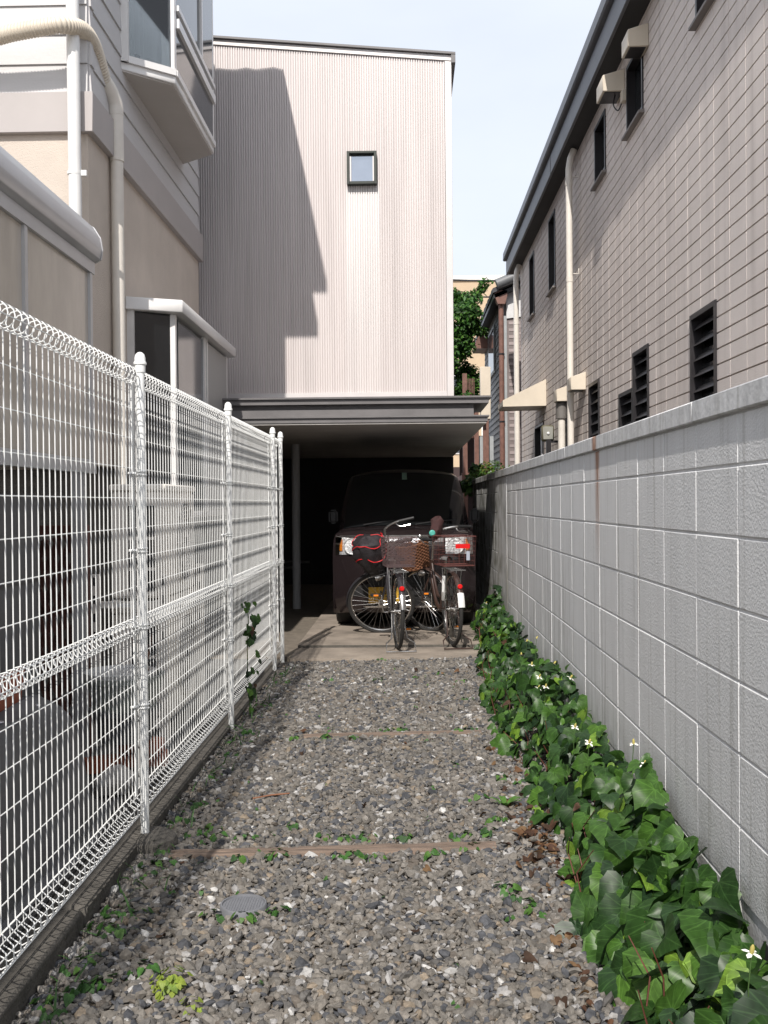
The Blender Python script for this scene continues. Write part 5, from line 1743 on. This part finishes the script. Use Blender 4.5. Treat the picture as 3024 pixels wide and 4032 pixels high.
EDGE = [(1.5, 0.53), (2.75, 0.55), (3.3, 0.53), (3.8, 0.60), (4.3, 0.56), (5.0, 0.55), (5.3, 0.53), (6.1, 0.48), (7.5, 0.55), (8.9, 0.63), (10.6, 0.70)]
ys_e, xs_e = [e[0] for e in EDGE], [e[1] for e in EDGE]
leaves = []
Y_A, Y_B = 1.75, 10.4
cnt = 2050
for i in range(cnt):
    y = Y_A + (Y_B - Y_A) * rng.random()
    xe = float(np.interp(y, ys_e, xs_e)) + 0.035 * nz(1.0, y * 1.7)
    width = 0.90 - xe
    u = rng.random() ** 0.85
    x = xe + width * u
    hmax = 0.29 + 0.10 * nz(3.0, y) + (0.03 if 4.4 < y < 6.5 else 0)
    if y > 8.6: hmax *= 1.2
    top_z = hmax * (1 - (1 - u) ** 1.7)
    f = 1.05 - 0.6 * rng.random() ** 1.3
    z = gz(x, y) + 0.02 + top_z * f
    big = y < 4.4
    p_ivy = 0.9 if y < 3.6 else (0.6 if y < 4.6 else 0.4)
    kind = 'ivy' if rng.random() < p_ivy else 'heart'
    size = (rng.triangular(0.045, 0.145, 0.10) if y < 3.7 else rng.triangular(0.04, 0.11, 0.075)) if kind == 'ivy' else rng.uniform(0.035, 0.065)
    slope = 1 - u
    nrm = (-0.15 - 0.6 * slope + rng.gauss(0, 0.5), -0.35 + rng.gauss(0, 0.5), 0.65 + rng.gauss(0, 0.25))
    tip = (-0.6 + rng.gauss(0, 0.6), -0.5 + rng.gauss(0, 0.6), -0.4 + rng.gauss(0, 0.2))
    x = min(x, 0.895 - size * 0.35)
    leaves.append((y, f, kind, size, orient((x, y, z), nrm, tip, size)))
ivy = thing('ground_ivy', 'dense dark green ivy and heart leaved plants along the foot of the block wall', 'ivy', (0.72, 5.5, 0.0))
leaves.sort(key=lambda l: (-(l[3] / l[0]) * (1.0 if l[1] > 0.8 else 0.4)) if l[0] > 2.3 else 1)
for l in leaves[:285]:
    v = pick(l[2])
    o = put('leaf', v[2], ivy)
    o.matrix_local = Matrix.Translation(-ivy.location) @ l[4]
VV, TT_, UU, CC = [], [], [], []
off = 0
for l in leaves[285:]:
    v = pick(l[2])
    M = np.array(l[4])
    P = v[3] @ M[:3, :3].T + M[:3, 3]
    VV.append(P); TT_.append(v[4] + off); UU.append(v[5])
    CC.append(np.tile(np.array(GREENS[v[1]]) * rng.uniform(0.85, 1.15), (len(P), 1)))
    off += len(P)
me = fast_mesh('foliage', np.concatenate(VV), np.concatenate(TT_), ivy_mat, col=np.concatenate(CC), uv=np.concatenate(UU))
me.shade_smooth()
o = put('foliage', me, ivy)
o['kind'] = 'stuff'
# stems
stm = MB()
for i in range(150):
    y = rng.uniform(1.9, 10)
    xe = float(np.interp(y, ys_e, xs_e))
    x = rng.uniform(xe + 0.02, 0.88)
    z0_ = gz(x, y)
    hgt = rng.uniform(0.08, 0.26)
    stm.tube([(x, y, z0_), (x + rng.uniform(-0.04, 0.03), y + rng.uniform(-0.05, 0.05), z0_ + hgt * 0.6), (x + rng.uniform(-0.07, 0.03), y + rng.uniform(-0.08, 0.06), z0_ + hgt)], [0.003, 0.0025, 0.0015], 5)
o = part('stems', stm, pmat('red_brown_stem', (0.11, 0.035, 0.022), 0.6, var=0.3), ivy)
o['kind'] = 'stuff'
# white four-petalled flowers with a yellow spike
FL = [(0.74, 9.475, 0.41, 1), (0.74, 6.259, 0.492, 1.13), (0.74, 5.795, 0.573, 1.17), (0.74, 6.56, 0.363, 1), (0.74, 6.017, 0.386, 1), (0.74, 5.102, 0.54, 1.15), (0.74, 5.676, 0.372, 1), (0.74, 4.715, 0.539, 1.15), (0.74, 4.588, 0.557, 1.15),
      (0.74, 5.417, 0.364, 1), (0.74, 5.725, 0.30, 0.98), (0.74, 4.478, 0.357, 1), (0.74, 4.132, 0.37, 1), (0.74, 3.314, 0.562, 1.17), (0.74, 3.158, 0.533, 1.15), (0.7, 2.07, 0.43, 1.05)]
petal_m = pmat('white_petal', (0.78, 0.78, 0.72), 0.6, var=0.04)
spike_m = pmat('yellow_flower_spike', (0.42, 0.36, 0.10), 0.8, var=0.2)
pet = MB()
for k in range(4):
    a = k * math.pi / 2 + 0.3
    ca, sa = math.cos(a), math.sin(a)
    q = [(0.0, 0.0, 0), (0.006, 0.004, 0.001), (0.014, 0.0052, 0.0), (0.020, 0.0, -0.002), (0.014, -0.0052, 0.0), (0.006, -0.004, 0.001)]
    pet.add([(x * ca - y * sa, x * sa + y * ca, z) for x, y, z in q], [(0, 1, 2, 3), (0, 3, 4, 5)])
pet_me = pet.mesh('flower', petal_m)
spk_me = MB().lathe([(0.003, 0), (0.0045, 0.004), (0.0042, 0.012), (0.002, 0.017), (0.0005, 0.018)], n=8).mesh('spike', spike_m, True)
for (x, y, z, k) in FL:
    p = Vector((0, 0, H)) + (Vector((x, y, z)) - Vector((0, 0, H))) * k
    o = put('flower', pet_me, ivy, p)
    o.rotation_euler = (rng.uniform(-0.1, 0.6), rng.uniform(-0.5, 0.1), rng.uniform(0, 3))
    o.scale = (1.15, 1.15, 1.15)
    s_ = put('spike', spk_me); s_.parent = o
    part('flower_stalk', MB().tube([(p.x, p.y, p.z - 0.002), (p.x - 0.004, p.y + 0.01, p.z - 0.08), (p.x, p.y + 0.02, p.z - 0.17)], 0.0016, 5), pmat('green_stalk', (0.06, 0.12, 0.03), 0.6), ivy)

# weeds in the gravel
WPOS = [(-0.512, 6.013), (-0.454, 5.926), (-0.465, 5.747), (-0.637, 5.738), (-0.304, 5.732), (0.302, 5.852), (0.366, 5.872), (-0.124, 5.894), (-0.035, 5.885), (-0.665, 4.063), (-0.36, 4.07), (-0.271, 4.052), (-0.175, 4.046), (-0.019, 4.036), (0.179, 4.037), (0.239, 4.033), (0.329, 4.078),
        (-0.67, 3.85), (-0.504, 3.86), (-0.267, 3.84), (-0.218, 3.85), (-0.134, 3.83), (0.088, 3.84), (0.232, 3.913), (-0.471, 4.207), (-0.581, 7.526), (-0.217, 7.479), (0.071, 7.526), (0.253, 7.678), (0.398, 7.356), (-0.21, 8.38),
        (0.349, 3.507), (0.384, 3.361), (0.404, 3.292), (0.324, 3.49), (0.36, 3.42), (0.229, 5.104), (0.391, 6.714), (-0.55, 3.29), (-0.645, 3.31), (-0.436, 3.331), (0.456, 4.858), (0.53, 4.781), (0.309, 4.532), (0.378, 4.233),
        (-0.98, 3.93), (-0.97, 3.708), (-0.96, 3.79), (-0.985, 3.372), (-0.99, 3.243), (-0.923, 3.335), (-0.943, 3.208), (-0.99, 2.985), (-0.98, 2.809), (-0.99, 2.741), (-0.88, 2.863), (-0.925, 2.852), (-0.793, 2.948),
        (-0.99, 4.333), (-0.98, 4.536), (-0.99, 4.972), (-0.98, 5.406), (-0.886, 4.133), (-0.97, 4.531), (-0.99, 5.719), (-0.948, 5.91), (-0.98, 7.834), (-0.95, 7.5), (-0.97, 6.7), (-0.99, 2.55), (-0.9, 2.5), (-0.82, 4.2), (-0.78, 4.1)]
weed_mat = leaf_material('weed_leaf', 0.5, transl=0.25)
small = [leaf_geo('heart', 0.15, 0.2, 0.02, k) for k in range(4)]
VV, TT_, UU, CC = [], [], [], []
off = 0
def add_leaf(geo, M, c):
    global off
    M = np.array(M)
    P = geo[0] @ M[:3, :3].T + M[:3, 3]
    VV.append(P); TT_.append(geo[1] + off); UU.append(geo[2]); CC.append(np.tile(np.array(c), (len(P), 1)))
    off += len(P)
def clump(x, y, n, spread, s0, s1, cols, hgt=0.02):
    for k in range(n):
        a = rng.uniform(0, 6.283)
        r_ = spread * rng.random() ** 0.7
        px, py = x + r_ * math.cos(a), y + r_ * math.sin(a)
        add_leaf(rng.choice(small), orient((px, py, gz(px, py) + 0.014 + hgt * rng.random()), (0.5 * math.cos(a) + rng.gauss(0, 0.2), 0.5 * math.sin(a) - 0.2, 0.85), (math.cos(a) + rng.gauss(0, 0.3), math.sin(a) + rng.gauss(0, 0.3), 0.0), rng.uniform(s0, s1)), cols[rng.randrange(len(cols))])
for i, (x, y) in enumerate(WPOS):
    far = y > 5
    clump(x, y, rng.randint(5, 11) if x > -0.85 else rng.randint(6, 12), 0.045 if x > -0.85 else 0.06, 0.016, 0.036, [(0.035, 0.095, 0.02), (0.05, 0.13, 0.028), (0.028, 0.07, 0.02), (0.07, 0.15, 0.03)])
for i in range(150):   # grass blades along the kerb
    y = rng.uniform(2.3, 8.0)
    x = -1.04 + abs(rng.gauss(0, 0.07))
    g = (np.array([(-0.04, 0, 0), (0.04, 0, 0), (0.03, 0.5, 0.1), (-0.03, 0.5, 0.1), (0, 1, -0.12)]), np.array([(0, 1, 2), (0, 2, 3), (3, 2, 4)]), np.array([(0.3, 0.1)] * 5))
    add_leaf(g, orient((x, y, gz(x, y) + 0.01), (rng.gauss(0, 0.6), rng.gauss(0, 0.6), 0.6), (rng.gauss(0.1, 0.5), rng.gauss(0, 0.5), 0.8), rng.uniform(0.05, 0.11)), (0.05, 0.12, 0.03))
for i in range(70):   # scattered seedlings
    x, y = rng.uniform(-0.9, 0.5), rng.uniform(2.3, 8.2)
    if rng.random() < 0.55 and abs(x) < 0.55:
        continue
    clump(x, y, 2, 0.01, 0.010, 0.02, [(0.05, 0.12, 0.03)])
me = fast_mesh('gravel_weeds', np.concatenate(VV), np.concatenate(TT_), weed_mat, col=np.concatenate(CC), uv=np.concatenate(UU))
me.shade_smooth()
o = put('gravel_weeds', me)
o['kind'] = 'stuff'; o['label'] = 'small green weeds sprouting in the gravel and along the kerb'; o['category'] = 'weeds'
VV, TT_, UU, CC = [], [], [], []
off = 0
clump(-0.685, 2.83, 80, 0.055, 0.012, 0.024, [(0.20, 0.27, 0.035), (0.24, 0.30, 0.05), (0.13, 0.20, 0.03)], 0.05)
clump(-0.60, 2.72, 14, 0.03, 0.010, 0.02, [(0.20, 0.27, 0.035), (0.24, 0.30, 0.05)], 0.03)
me = fast_mesh('clover_clump', np.concatenate(VV), np.concatenate(TT_), weed_mat, col=np.concatenate(CC), uv=np.concatenate(UU))
o = put('clover_clump', me); o['kind'] = 'stuff'; tag(o, 'yellow green clover clump in the gravel at the lower left', 'plant')
VV, TT_, UU, CC = [], [], [], []
off = 0
lg = (np.array([(-0.05, 0, 0), (0.05, 0, 0), (0.13, 0.45, 0.12), (-0.13, 0.45, 0.12), (0.10, 0.75, 0.1), (-0.10, 0.75, 0.1), (0, 1, -0.02)]), np.array([(0, 1, 2), (0, 2, 3), (3, 2, 4), (3, 4, 5), (5, 4, 6)]), np.array([(0.3, 0.1)] * 7))
for k in range(9):
    a = k * 0.7 + rng.uniform(-0.2, 0.2)
    add_leaf(lg, orient((0.424, 4.432, gz(0.424, 4.432) + 0.012), (-0.4 * math.cos(a), -0.4 * math.sin(a), 0.9), (math.cos(a), math.sin(a), 0.35), rng.uniform(0.06, 0.10)), (0.075, 0.17, 0.03))
me = fast_mesh('dandelion', np.concatenate(VV), np.concatenate(TT_), weed_mat, col=np.concatenate(CC), uv=np.concatenate(UU))
tag(put('dandelion', me), 'bright green rosette of long leaves in the gravel near the ivy', 'plant')
# dead leaves
VV, TT_, UU, CC = [], [], [], []
off = 0
dead = [leaf_geo('heart', 0.5, 0.5, 0.06, k) for k in range(4)]
for i in range(230):
    y = rng.uniform(2.2, 5.4) if i < 190 else rng.uniform(2.3, 8)
    xe = float(np.interp(y, ys_e, xs_e))
    x = xe + rng.gauss(-0.02, 0.06) if i < 190 else rng.uniform(-0.95, 0.5)
    if i < 90:
        y = rng.gauss(3.95, 0.22); x = xe + rng.gauss(-0.05, 0.05)
    if i >= 190 and rng.random() < 0.5:
        continue
    s_ = rng.uniform(0.012, 0.042)
    add_leaf(rng.choice(dead), orient((x, y, gz(x, y) + 0.015 + 0.015 * rng.random()), (rng.gauss(0, 0.5), rng.gauss(0, 0.5), 1), (rng.gauss(0, 1), rng.gauss(0, 1), 0), s_), rng.choice([(0.085, 0.04, 0.02), (0.12, 0.062, 0.03), (0.06, 0.03, 0.018), (0.15, 0.09, 0.045), (0.045, 0.025, 0.015)]))
me = fast_mesh('dead_leaves', np.concatenate(VV), np.concatenate(TT_), leaf_material('dead_leaf', 0.8, False, 0.1), col=np.concatenate(CC), uv=np.concatenate(UU))
o = put('dead_leaves', me)
o['kind'] = 'stuff'; o['label'] = 'curled brown dead leaves along the edge of the ivy'; o['category'] = 'leaves'
stick_m = pmat('reddish_stick', (0.22, 0.10, 0.055), 0.8, var=0.3)
for (xa, ya, xb, yb, lb_) in ((-0.72, 4.60, -0.56, 4.68, 'thin reddish stick lying in the gravel beyond the nearer timber'),):
    zz = gz(xa, ya) + 0.02
    s_ = put('stick', MB().tube([(xa, ya, zz), ((xa + xb) / 2, (ya + yb) / 2, zz + 0.004), (xb, yb, zz)], 0.0035, 6).mesh('stick', stick_m, True))
    tag(s_, lb_, 'stick')
# vine on the fence beside the second post
vn = thing('climbing_vine', 'small green vine climbing the wire fence near its middle post', 'vine', (-1.03, 6.3, 0.05))
VP_ = smooth_path([(-1.02, 6.45, 0.03), (-1.025, 6.40, 0.25), (-1.03, 6.42, 0.48), (-1.028, 6.46, 0.62), (-1.03, 6.38, 0.70)], 6)
part('stem', MB().tube(VP_, 0.002, 5), pmat('green_stalk', (0.06, 0.12, 0.03), 0.6), vn)
for i in range(34):
    p = VP_[rng.randrange(len(VP_))] + Vector((rng.uniform(-0.01, 0.05), rng.gauss(0, 0.12), rng.gauss(0, 0.04)))
    if p.z < 0.06: p.z = 0.08
    v = pick('heart' if rng.random() < 0.6 else 'ivy')
    o = put('leaf', v[2], vn)
    o.matrix_local = Matrix.Translation(-vn.location) @ orient(p, (0.8, -0.4, 0.5), (rng.gauss(0, 0.5), rng.gauss(0, 0.5), -0.8), rng.uniform(0.03, 0.065))

# ------------------------------------------------------------------ grey brick house beyond
brick_m = pmat('pale_mauve_brick', (0.33, 0.28, 0.275), 0.8, var=0.08, vscale=5, orand=0.12)
bgap = pmat('dark_brick_joint', (0.2, 0.17, 0.165), 0.9)
grey_side = pmat('grey_lap_wall', (0.20, 0.205, 0.215), 0.7, var=0.1, vscale=3)
NX, NY = 1.90, 19.5
nb = thing('brick_house', 'grey house with mauve brick end and black tiled roof beyond the tiled house', 'house', (4.0, 22, -0.08))
part('end_wall_core', MB().box(NX + 0.05, NX + 5, NY + 0.012, 24.2, 0, H + 4.0), bgap, nb)
bw, bhh = 0.225, 0.066
bme = MB().box(-(bw - 0.012) / 2, (bw - 0.012) / 2, 0, 0.02, -(bhh - 0.01) / 2, (bhh - 0.01) / 2).mesh('brick', brick_m)
zz = 1.0
row = 0
while zz < H + 3.52:
    for k in range(3):
        xx = NX + 0.10 + bw / 2 + k * bw - (bw / 2 if row % 2 else 0)
        if xx - bw / 2 < NX + 0.06:
            continue
        put('brick', bme, nb, (xx, NY + 0.004 + rng.uniform(-0.001, 0.001), zz))
    zz += bhh
    row += 1
part('corner_trim', MB().box(NX - 0.002, NX + 0.062, NY - 0.03, NY + 0.05, 0, H + 3.6), pmat('pale_grey_trim', (0.34, 0.36, 0.37), 0.6), nb)
lz = 0.6
while lz < H + 4.0:
    part('lap_board', MB().prism([(NX + 0.001, lz), (NX + 0.048, lz), (NX + 0.048, lz + 0.129), (NX + 0.014, lz + 0.129)], 'y', NY + 0.06, 24.2), grey_side, nb)
    lz += 0.13
part('gable_panel', MB().prism([(NX + 0.06, H + 3.55), (NX + 3, H + 3.9), (NX + 3, H + 4.6), (NX + 0.06, H + 4.1)], 'y', NY - 0.02, NY + 0.01), pmat('white_gable', (0.6, 0.6, 0.6), 0.7), nb)
rfm = pmat('black_roof_tile', (0.045, 0.045, 0.05), 0.5, var=0.2, vscale=6)
rr_ = MB()
for k in range(22):
    y0 = NY - 0.25 + k * 0.225
    rr_.prism([(NX - 0.22, H + 4.0), (NX - 0.22, H + 4.09 + 0.02 * (k % 2)), (NX + 3.2, H + 5.5), (NX + 3.2, H + 5.4)], 'y', y0, y0 + 0.215)
rfp = part('roof', rr_, rfm, nb); rfp['kind'] = 'stuff'
part('roof_underside', MB().prism([(NX - 0.2, H + 3.98), (NX + 3.2, H + 5.38), (NX + 3.2, H + 5.36), (NX - 0.2, H + 3.90)], 'y', NY - 0.2, 24.6), black_frame, nb)
part('verge_ridge', MB().tube([(NX - 0.15, NY - 0.3, H + 4.15), (NX + 0.6, NY - 0.3, H + 4.45), (NX + 3.2, NY - 0.3, H + 5.5)], 0.10, 10), pmat('grey_ridge_tile', (0.13, 0.135, 0.14), 0.5), nb, smooth=True)
w_ = part('window', MB().box(NX - 0.03, NX + 0.0, 21.3, 22.7, H + 2.75, H + 3.75), pmat('pale_grey_trim', (0.34, 0.36, 0.37), 0.6), nb)
part('pane', MB().box(NX - 0.034, NX - 0.031, 21.36, 22.64, H + 2.81, H + 3.69), mirror_glass, w_)
wc = thing('brown_downpipe', 'peeling brown downpipe with hopper at the corner of the grey brick house', 'downpipe', (NX - 0.06, NY - 0.06, 0))
part('pipe', MB().tube([(NX - 0.05, NY - 0.08, H + 3.85), (NX - 0.04, NY - 0.08, 0.0)], 0.05, 12), brown_metal, wc, smooth=True)
part('hopper', MB().prism([(NX - 0.18, H + 3.95), (NX - 0.12, H + 3.80), (NX + 0.02, H + 3.80), (NX + 0.06, H + 3.95), (NX + 0.06, H + 4.06), (NX - 0.18, H + 4.06)], 'y', NY - 0.20, NY - 0.02), brown_metal, wc)
for z in (1.6, 2.9, 4.2):
    part('clip', MB().lathe([(0.058, z), (0.058, z + 0.03)], (NX - 0.045, NY - 0.08, 0), n=12), black_frame, wc)
da = thing('dome_awning', 'brown quarter round awning on the side of the grey brick house', 'awning', (NX - 0.2, 23.5, H + 3.5))
part('hood', MB().prism([(NX, H + 4.02 - 0.05), (NX - 0.14, H + 3.92), (NX - 0.26, H + 3.75), (NX - 0.30, H + 3.55), (NX, H + 3.55)], 'y', 23.2, 24.0), brown_metal, da)
wu = thing('wall_cabinet', 'tall cream metal cabinet hanging beside the canopy corner', 'cabinet', (1.42, 18.2, H + 1.4))
part('cabinet_body', MB().box(1.345, 1.53, 18.1, 18.3, H + 1.5, H + 2.44), cream_metal, wu, bevel=0.008, smooth=True)
part('seam', MB().box(1.36, 1.525, 18.0985, 18.0995, H + 1.86, H + 1.866), black_frame, wu)
part('hanger', MB().box(1.40, 1.46, 18.301, 18.36, 0.0, H + 2.3), brown_metal, wu)
bs = thing('rusty_balcony', 'rusty brown steel balcony frame beyond the garage canopy', 'balcony', (1.5, 20.4, 0))
for (x, y) in ((1.19, 20.3), (1.42, 20.3), (1.62, 20.3)):
    part('post', MB().box(x - 0.045, x + 0.045, y - 0.045, y + 0.045, 0, H + (2.05 if x > 1.3 else 2.6)), brown_metal, bs)
part('beam', MB().box(1.12, 1.85, 20.24, 20.36, H + 0.42, H + 0.60), brown_metal, bs)
part('deck', MB().box(1.12, 1.88, 20.37, 22.5, H + 0.46, H + 0.56), brown_metal, bs)
for k in range(6):
    part('baluster', MB().box(1.22 + k * 0.03, 1.235 + k * 0.03, 20.28, 20.30, H + 1.3, H + 2.5), brown_metal, bs)
part('screen', MB().box(1.46, 1.78, 20.5, 20.52, H + 0.62, H + 1.35), pmat('pale_grey_trim', (0.34, 0.36, 0.37), 0.6), bs)
part('shed_wall', MB().box(1.20, 1.86, 22.6, 22.7, 0, H + 1.5), pmat('dark_brown_wall', (0.05, 0.03, 0.028), 0.8), bs)
part('lean_roof', MB().prism([(20.9, H + 1.3), (24.5, H + 2.3), (24.5, H + 2.36), (20.9, H + 1.36)], 'x', 1.02, 1.30), rfm, bs)

# ------------------------------------------------------------------ trees and shrubs beyond
tree_leaf = leaf_material('tree_leaf', 0.45, False, 0.3)
bark = pmat('bark', (0.09, 0.065, 0.045), 0.9, var=0.3, vscale=14, bump=0.7, bscale=40)
def foliage_mesh(name, clumps, n, size, cols, seed, elong=2.0):
    r_ = np.random.default_rng(seed)
    w = np.array([c[3] ** 2 for c in clumps]); w = w / w.sum()
    k = r_.choice(len(clumps), n, p=w)
    C = np.array([c[:3] for c in clumps])[k]
    S = np.array([c[3] for c in clumps])[k]
    d = r_.normal(size=(n, 3)); d /= np.linalg.norm(d, axis=1)[:, None]
    P = C + d * (S * r_.random(n) ** 0.45)[:, None] * np.array([1, 1, 0.8])
    nrm = d * 0.5 + np.array([0, -0.2, 0.7]) + r_.normal(0, 0.4, (n, 3))
    nrm /= np.linalg.norm(nrm, axis=1)[:, None]
    t = np.cross(nrm, r_.normal(size=(n, 3))); t /= np.linalg.norm(t, axis=1)[:, None]
    b = np.cross(nrm, t)
    sz = size * r_.uniform(0.6, 1.3, n)
    q = np.stack([P, P + (t * 0.5 + b / elong * 0.55 + nrm * 0.08) * sz[:, None], P + (t * 1.0 - nrm * 0.12) * sz[:, None], P + (t * 0.5 - b / elong * 0.55 + nrm * 0.08) * sz[:, None]], 1).reshape(-1, 3)
    i = np.arange(n)[:, None] * 4
    T = np.concatenate([i + np.array([[0, 1, 2]]), i + np.array([[0, 2, 3]])])
    cc = np.array(cols)[r_.integers(0, len(cols), n)] * r_.uniform(0.75, 1.25, (n, 1))
    return fast_mesh(name, q, T, tree_leaf, col=np.repeat(cc, 4, axis=0), uv=np.zeros((len(q), 2)))
TG = [(0.04, 0.115, 0.02), (0.055, 0.15, 0.025), (0.03, 0.085, 0.018), (0.09, 0.19, 0.03), (0.025, 0.06, 0.015)]
def tree(name, label, base, trunk_h, clumps, n, size, seed, cols=TG, cat='tree', r0=0.09):
    t = thing(name, label, cat, base)
    b = Vector(base)
    tp = b + Vector((0.02, 0.05, trunk_h))
    tk = part('trunk', MB().tube([b, b + Vector((0.04, 0, trunk_h * 0.5)), tp], [r0, r0 * 0.8, r0 * 0.5], 10), bark, t, smooth=True)
    for c in clumps[:10]:
        mid = (tp + Vector(c[:3])) / 2 + Vector((0, 0, 0.08))
        part('limb', MB().tube([tp - Vector((0, 0, trunk_h * 0.15)), mid, Vector(c[:3])], [r0 * 0.4, r0 * 0.25, r0 * 0.08], 6), bark, tk, smooth=True)
    o = put('crown', foliage_mesh('crown', clumps, n, size, cols, seed), t)
    return t
rr2 = random.Random(5)
cl1 = []
for i in range(38):
    z = H + rr2.uniform(1.9, 4.35)
    f = (z - H - 1.9) / 2.45
    x = 0.85 + rr2.uniform(-0.5, 0.55) * (1.0 - 0.25 * abs(f - 0.5))
    cl1.append((x, 21 + rr2.uniform(-0.7, 0.7), z, rr2.uniform(0.18, 0.34)))
for k in range(9):   # the long branch reaching right
    f = k / 8
    cl1.append((1.15 + 0.55 * f, 21 + rr2.uniform(-0.2, 0.2), H + 4.0 + 0.55 * f ** 1.5 + rr2.uniform(-0.08, 0.08), 0.20 - 0.10 * f))
for k in range(5):
    f = k / 4
    cl1.append((1.2 + 0.45 * f, 21.2, H + 3.65 - 0.05 * f, 0.17 - 0.05 * f))
tree('leafy_tree', 'tall leafy green tree showing past the metal clad house', (0.75, 21.0, -0.09), 3.4, cl1, 15000, 0.10, 3)
cl2 = [(1.0 + 0.11 * k + rr2.uniform(-0.05, 0.05), 13.2 + rr2.uniform(-0.5, 0.9), H + 0.28 + rr2.uniform(-0.05, 0.18) - 0.012 * k, rr2.uniform(0.10, 0.19)) for k in range(9)]
tree('green_shrub', 'yellow green shrub rising just behind the far end of the block wall', (1.35, 13.3, -0.09), 1.3, cl2, 2600, 0.05, 4, [(0.06, 0.14, 0.025), (0.10, 0.19, 0.03), (0.16, 0.17, 0.035), (0.04, 0.10, 0.02)], 'shrub', 0.03)
cl3 = [(0.98 + rr2.uniform(-0.05, 0.25), 15.4 + rr2.uniform(-0.4, 0.5), H + 0.2 + rr2.uniform(-0.1, 0.42), rr2.uniform(0.07, 0.15)) for k in range(8)]
tree('dark_shrub', 'dark long leaved shrub between the garage canopy and the wall', (1.1, 15.5, -0.09), 1.3, cl3, 700, 0.11, 6, [(0.05, 0.12, 0.03), (0.08, 0.17, 0.04), (0.035, 0.085, 0.02)], 'shrub', 0.03)

# ------------------------------------------------------------------ far buildings and wires
beige = pmat('beige_render', (0.50, 0.38, 0.26), 0.8, var=0.05)
ap = thing('apartment_block', 'distant beige apartment block behind the leafy tree', 'building', (6, 66, -0.09))
part('wall', MB().box(1.6, 9.0, 60, 72, 0, H + 13.2), beige, ap)
part('parapet', MB().box(1.5, 9.1, 59.9, 72.1, H + 13.2, H + 13.5), pmat('pale_parapet', (0.7, 0.68, 0.64), 0.7), ap)
for fl_i in range(4):
    z = H + 10.6 - fl_i * 3.0
    for xk in (2.4, 4.5, 6.6):
        w_ = part('window', MB().box(xk, xk + 1.5, 59.93, 59.99, z - 1.7, z), alu_white, ap)
        part('pane', MB().box(xk + 0.08, xk + 1.42, 59.90, 59.925, z - 1.62, z - 0.08), mirror_glass, w_)
for (z0_, z1_, lb_) in ((6.72, 6.62, 'thin overhead cable, highest of three, crossing above the tree'), (6.30, 6.22, 'thin overhead cable, middle of three, crossing before the beige block'), (5.82, 5.78, 'thin overhead cable, lowest of three, crossing before the beige block')):
    c_ = thing('overhead_cable', lb_, 'cable', (1.5, 25, z0_))
    part('cable', MB().tube([(-1.0, 25, z0_ + 0.05 + 0.22), (1.6, 25, (z0_ + z1_) / 2 + 0.2), (3.2, 25, z1_ + 0.22)], 0.02, 6), black_frame, c_)
van_m = pmat('pale_blue_white_paint', (0.55, 0.62, 0.63), 0.3, var=0.04)
vn2 = thing('distant_van', 'pale white van seen through the gap beside the garage', 'van', (1.6, 27, 0))
part('van_body', MB().prism([(26.0, 0.2), (26.0, 0.9), (26.4, 1.0), (26.9, 1.75), (29.3, 1.8), (29.4, 0.2)], 'x', 1.0, 2.5), van_m, vn2, bevel=0.06, segs=2, smooth=True)
part('windscreen', MB().add([(1.12, 26.43, 1.06), (2.38, 26.43, 1.06), (2.3, 26.83, 1.66), (1.2, 26.83, 1.66)], [(0, 1, 2, 3)]), dark_glass, vn2)
for s_ in (1.12, 2.38):
    part('headlight', MB().box(s_ - 0.1, s_ + 0.1, 25.985, 26.02, 0.68, 0.82), white_paint, vn2, bevel=0.02)
    part('tyre', MB().lathe([(0.28, -0.08), (0.3, -0.06), (0.3, 0.06), (0.28, 0.08)], (s_, 26.6, 0.3), 'x', 20), rubber, vn2, smooth=True)
far_wall = thing('boundary_wall', 'low dark brown wall far beyond the garage gap', 'wall', (3, 30, 0))
part('wall', MB().box(-6, 5, 31, 31.2, 0, H + 1.1), pmat('dark_brown_wall', (0.05, 0.03, 0.028), 0.8), far_wall)
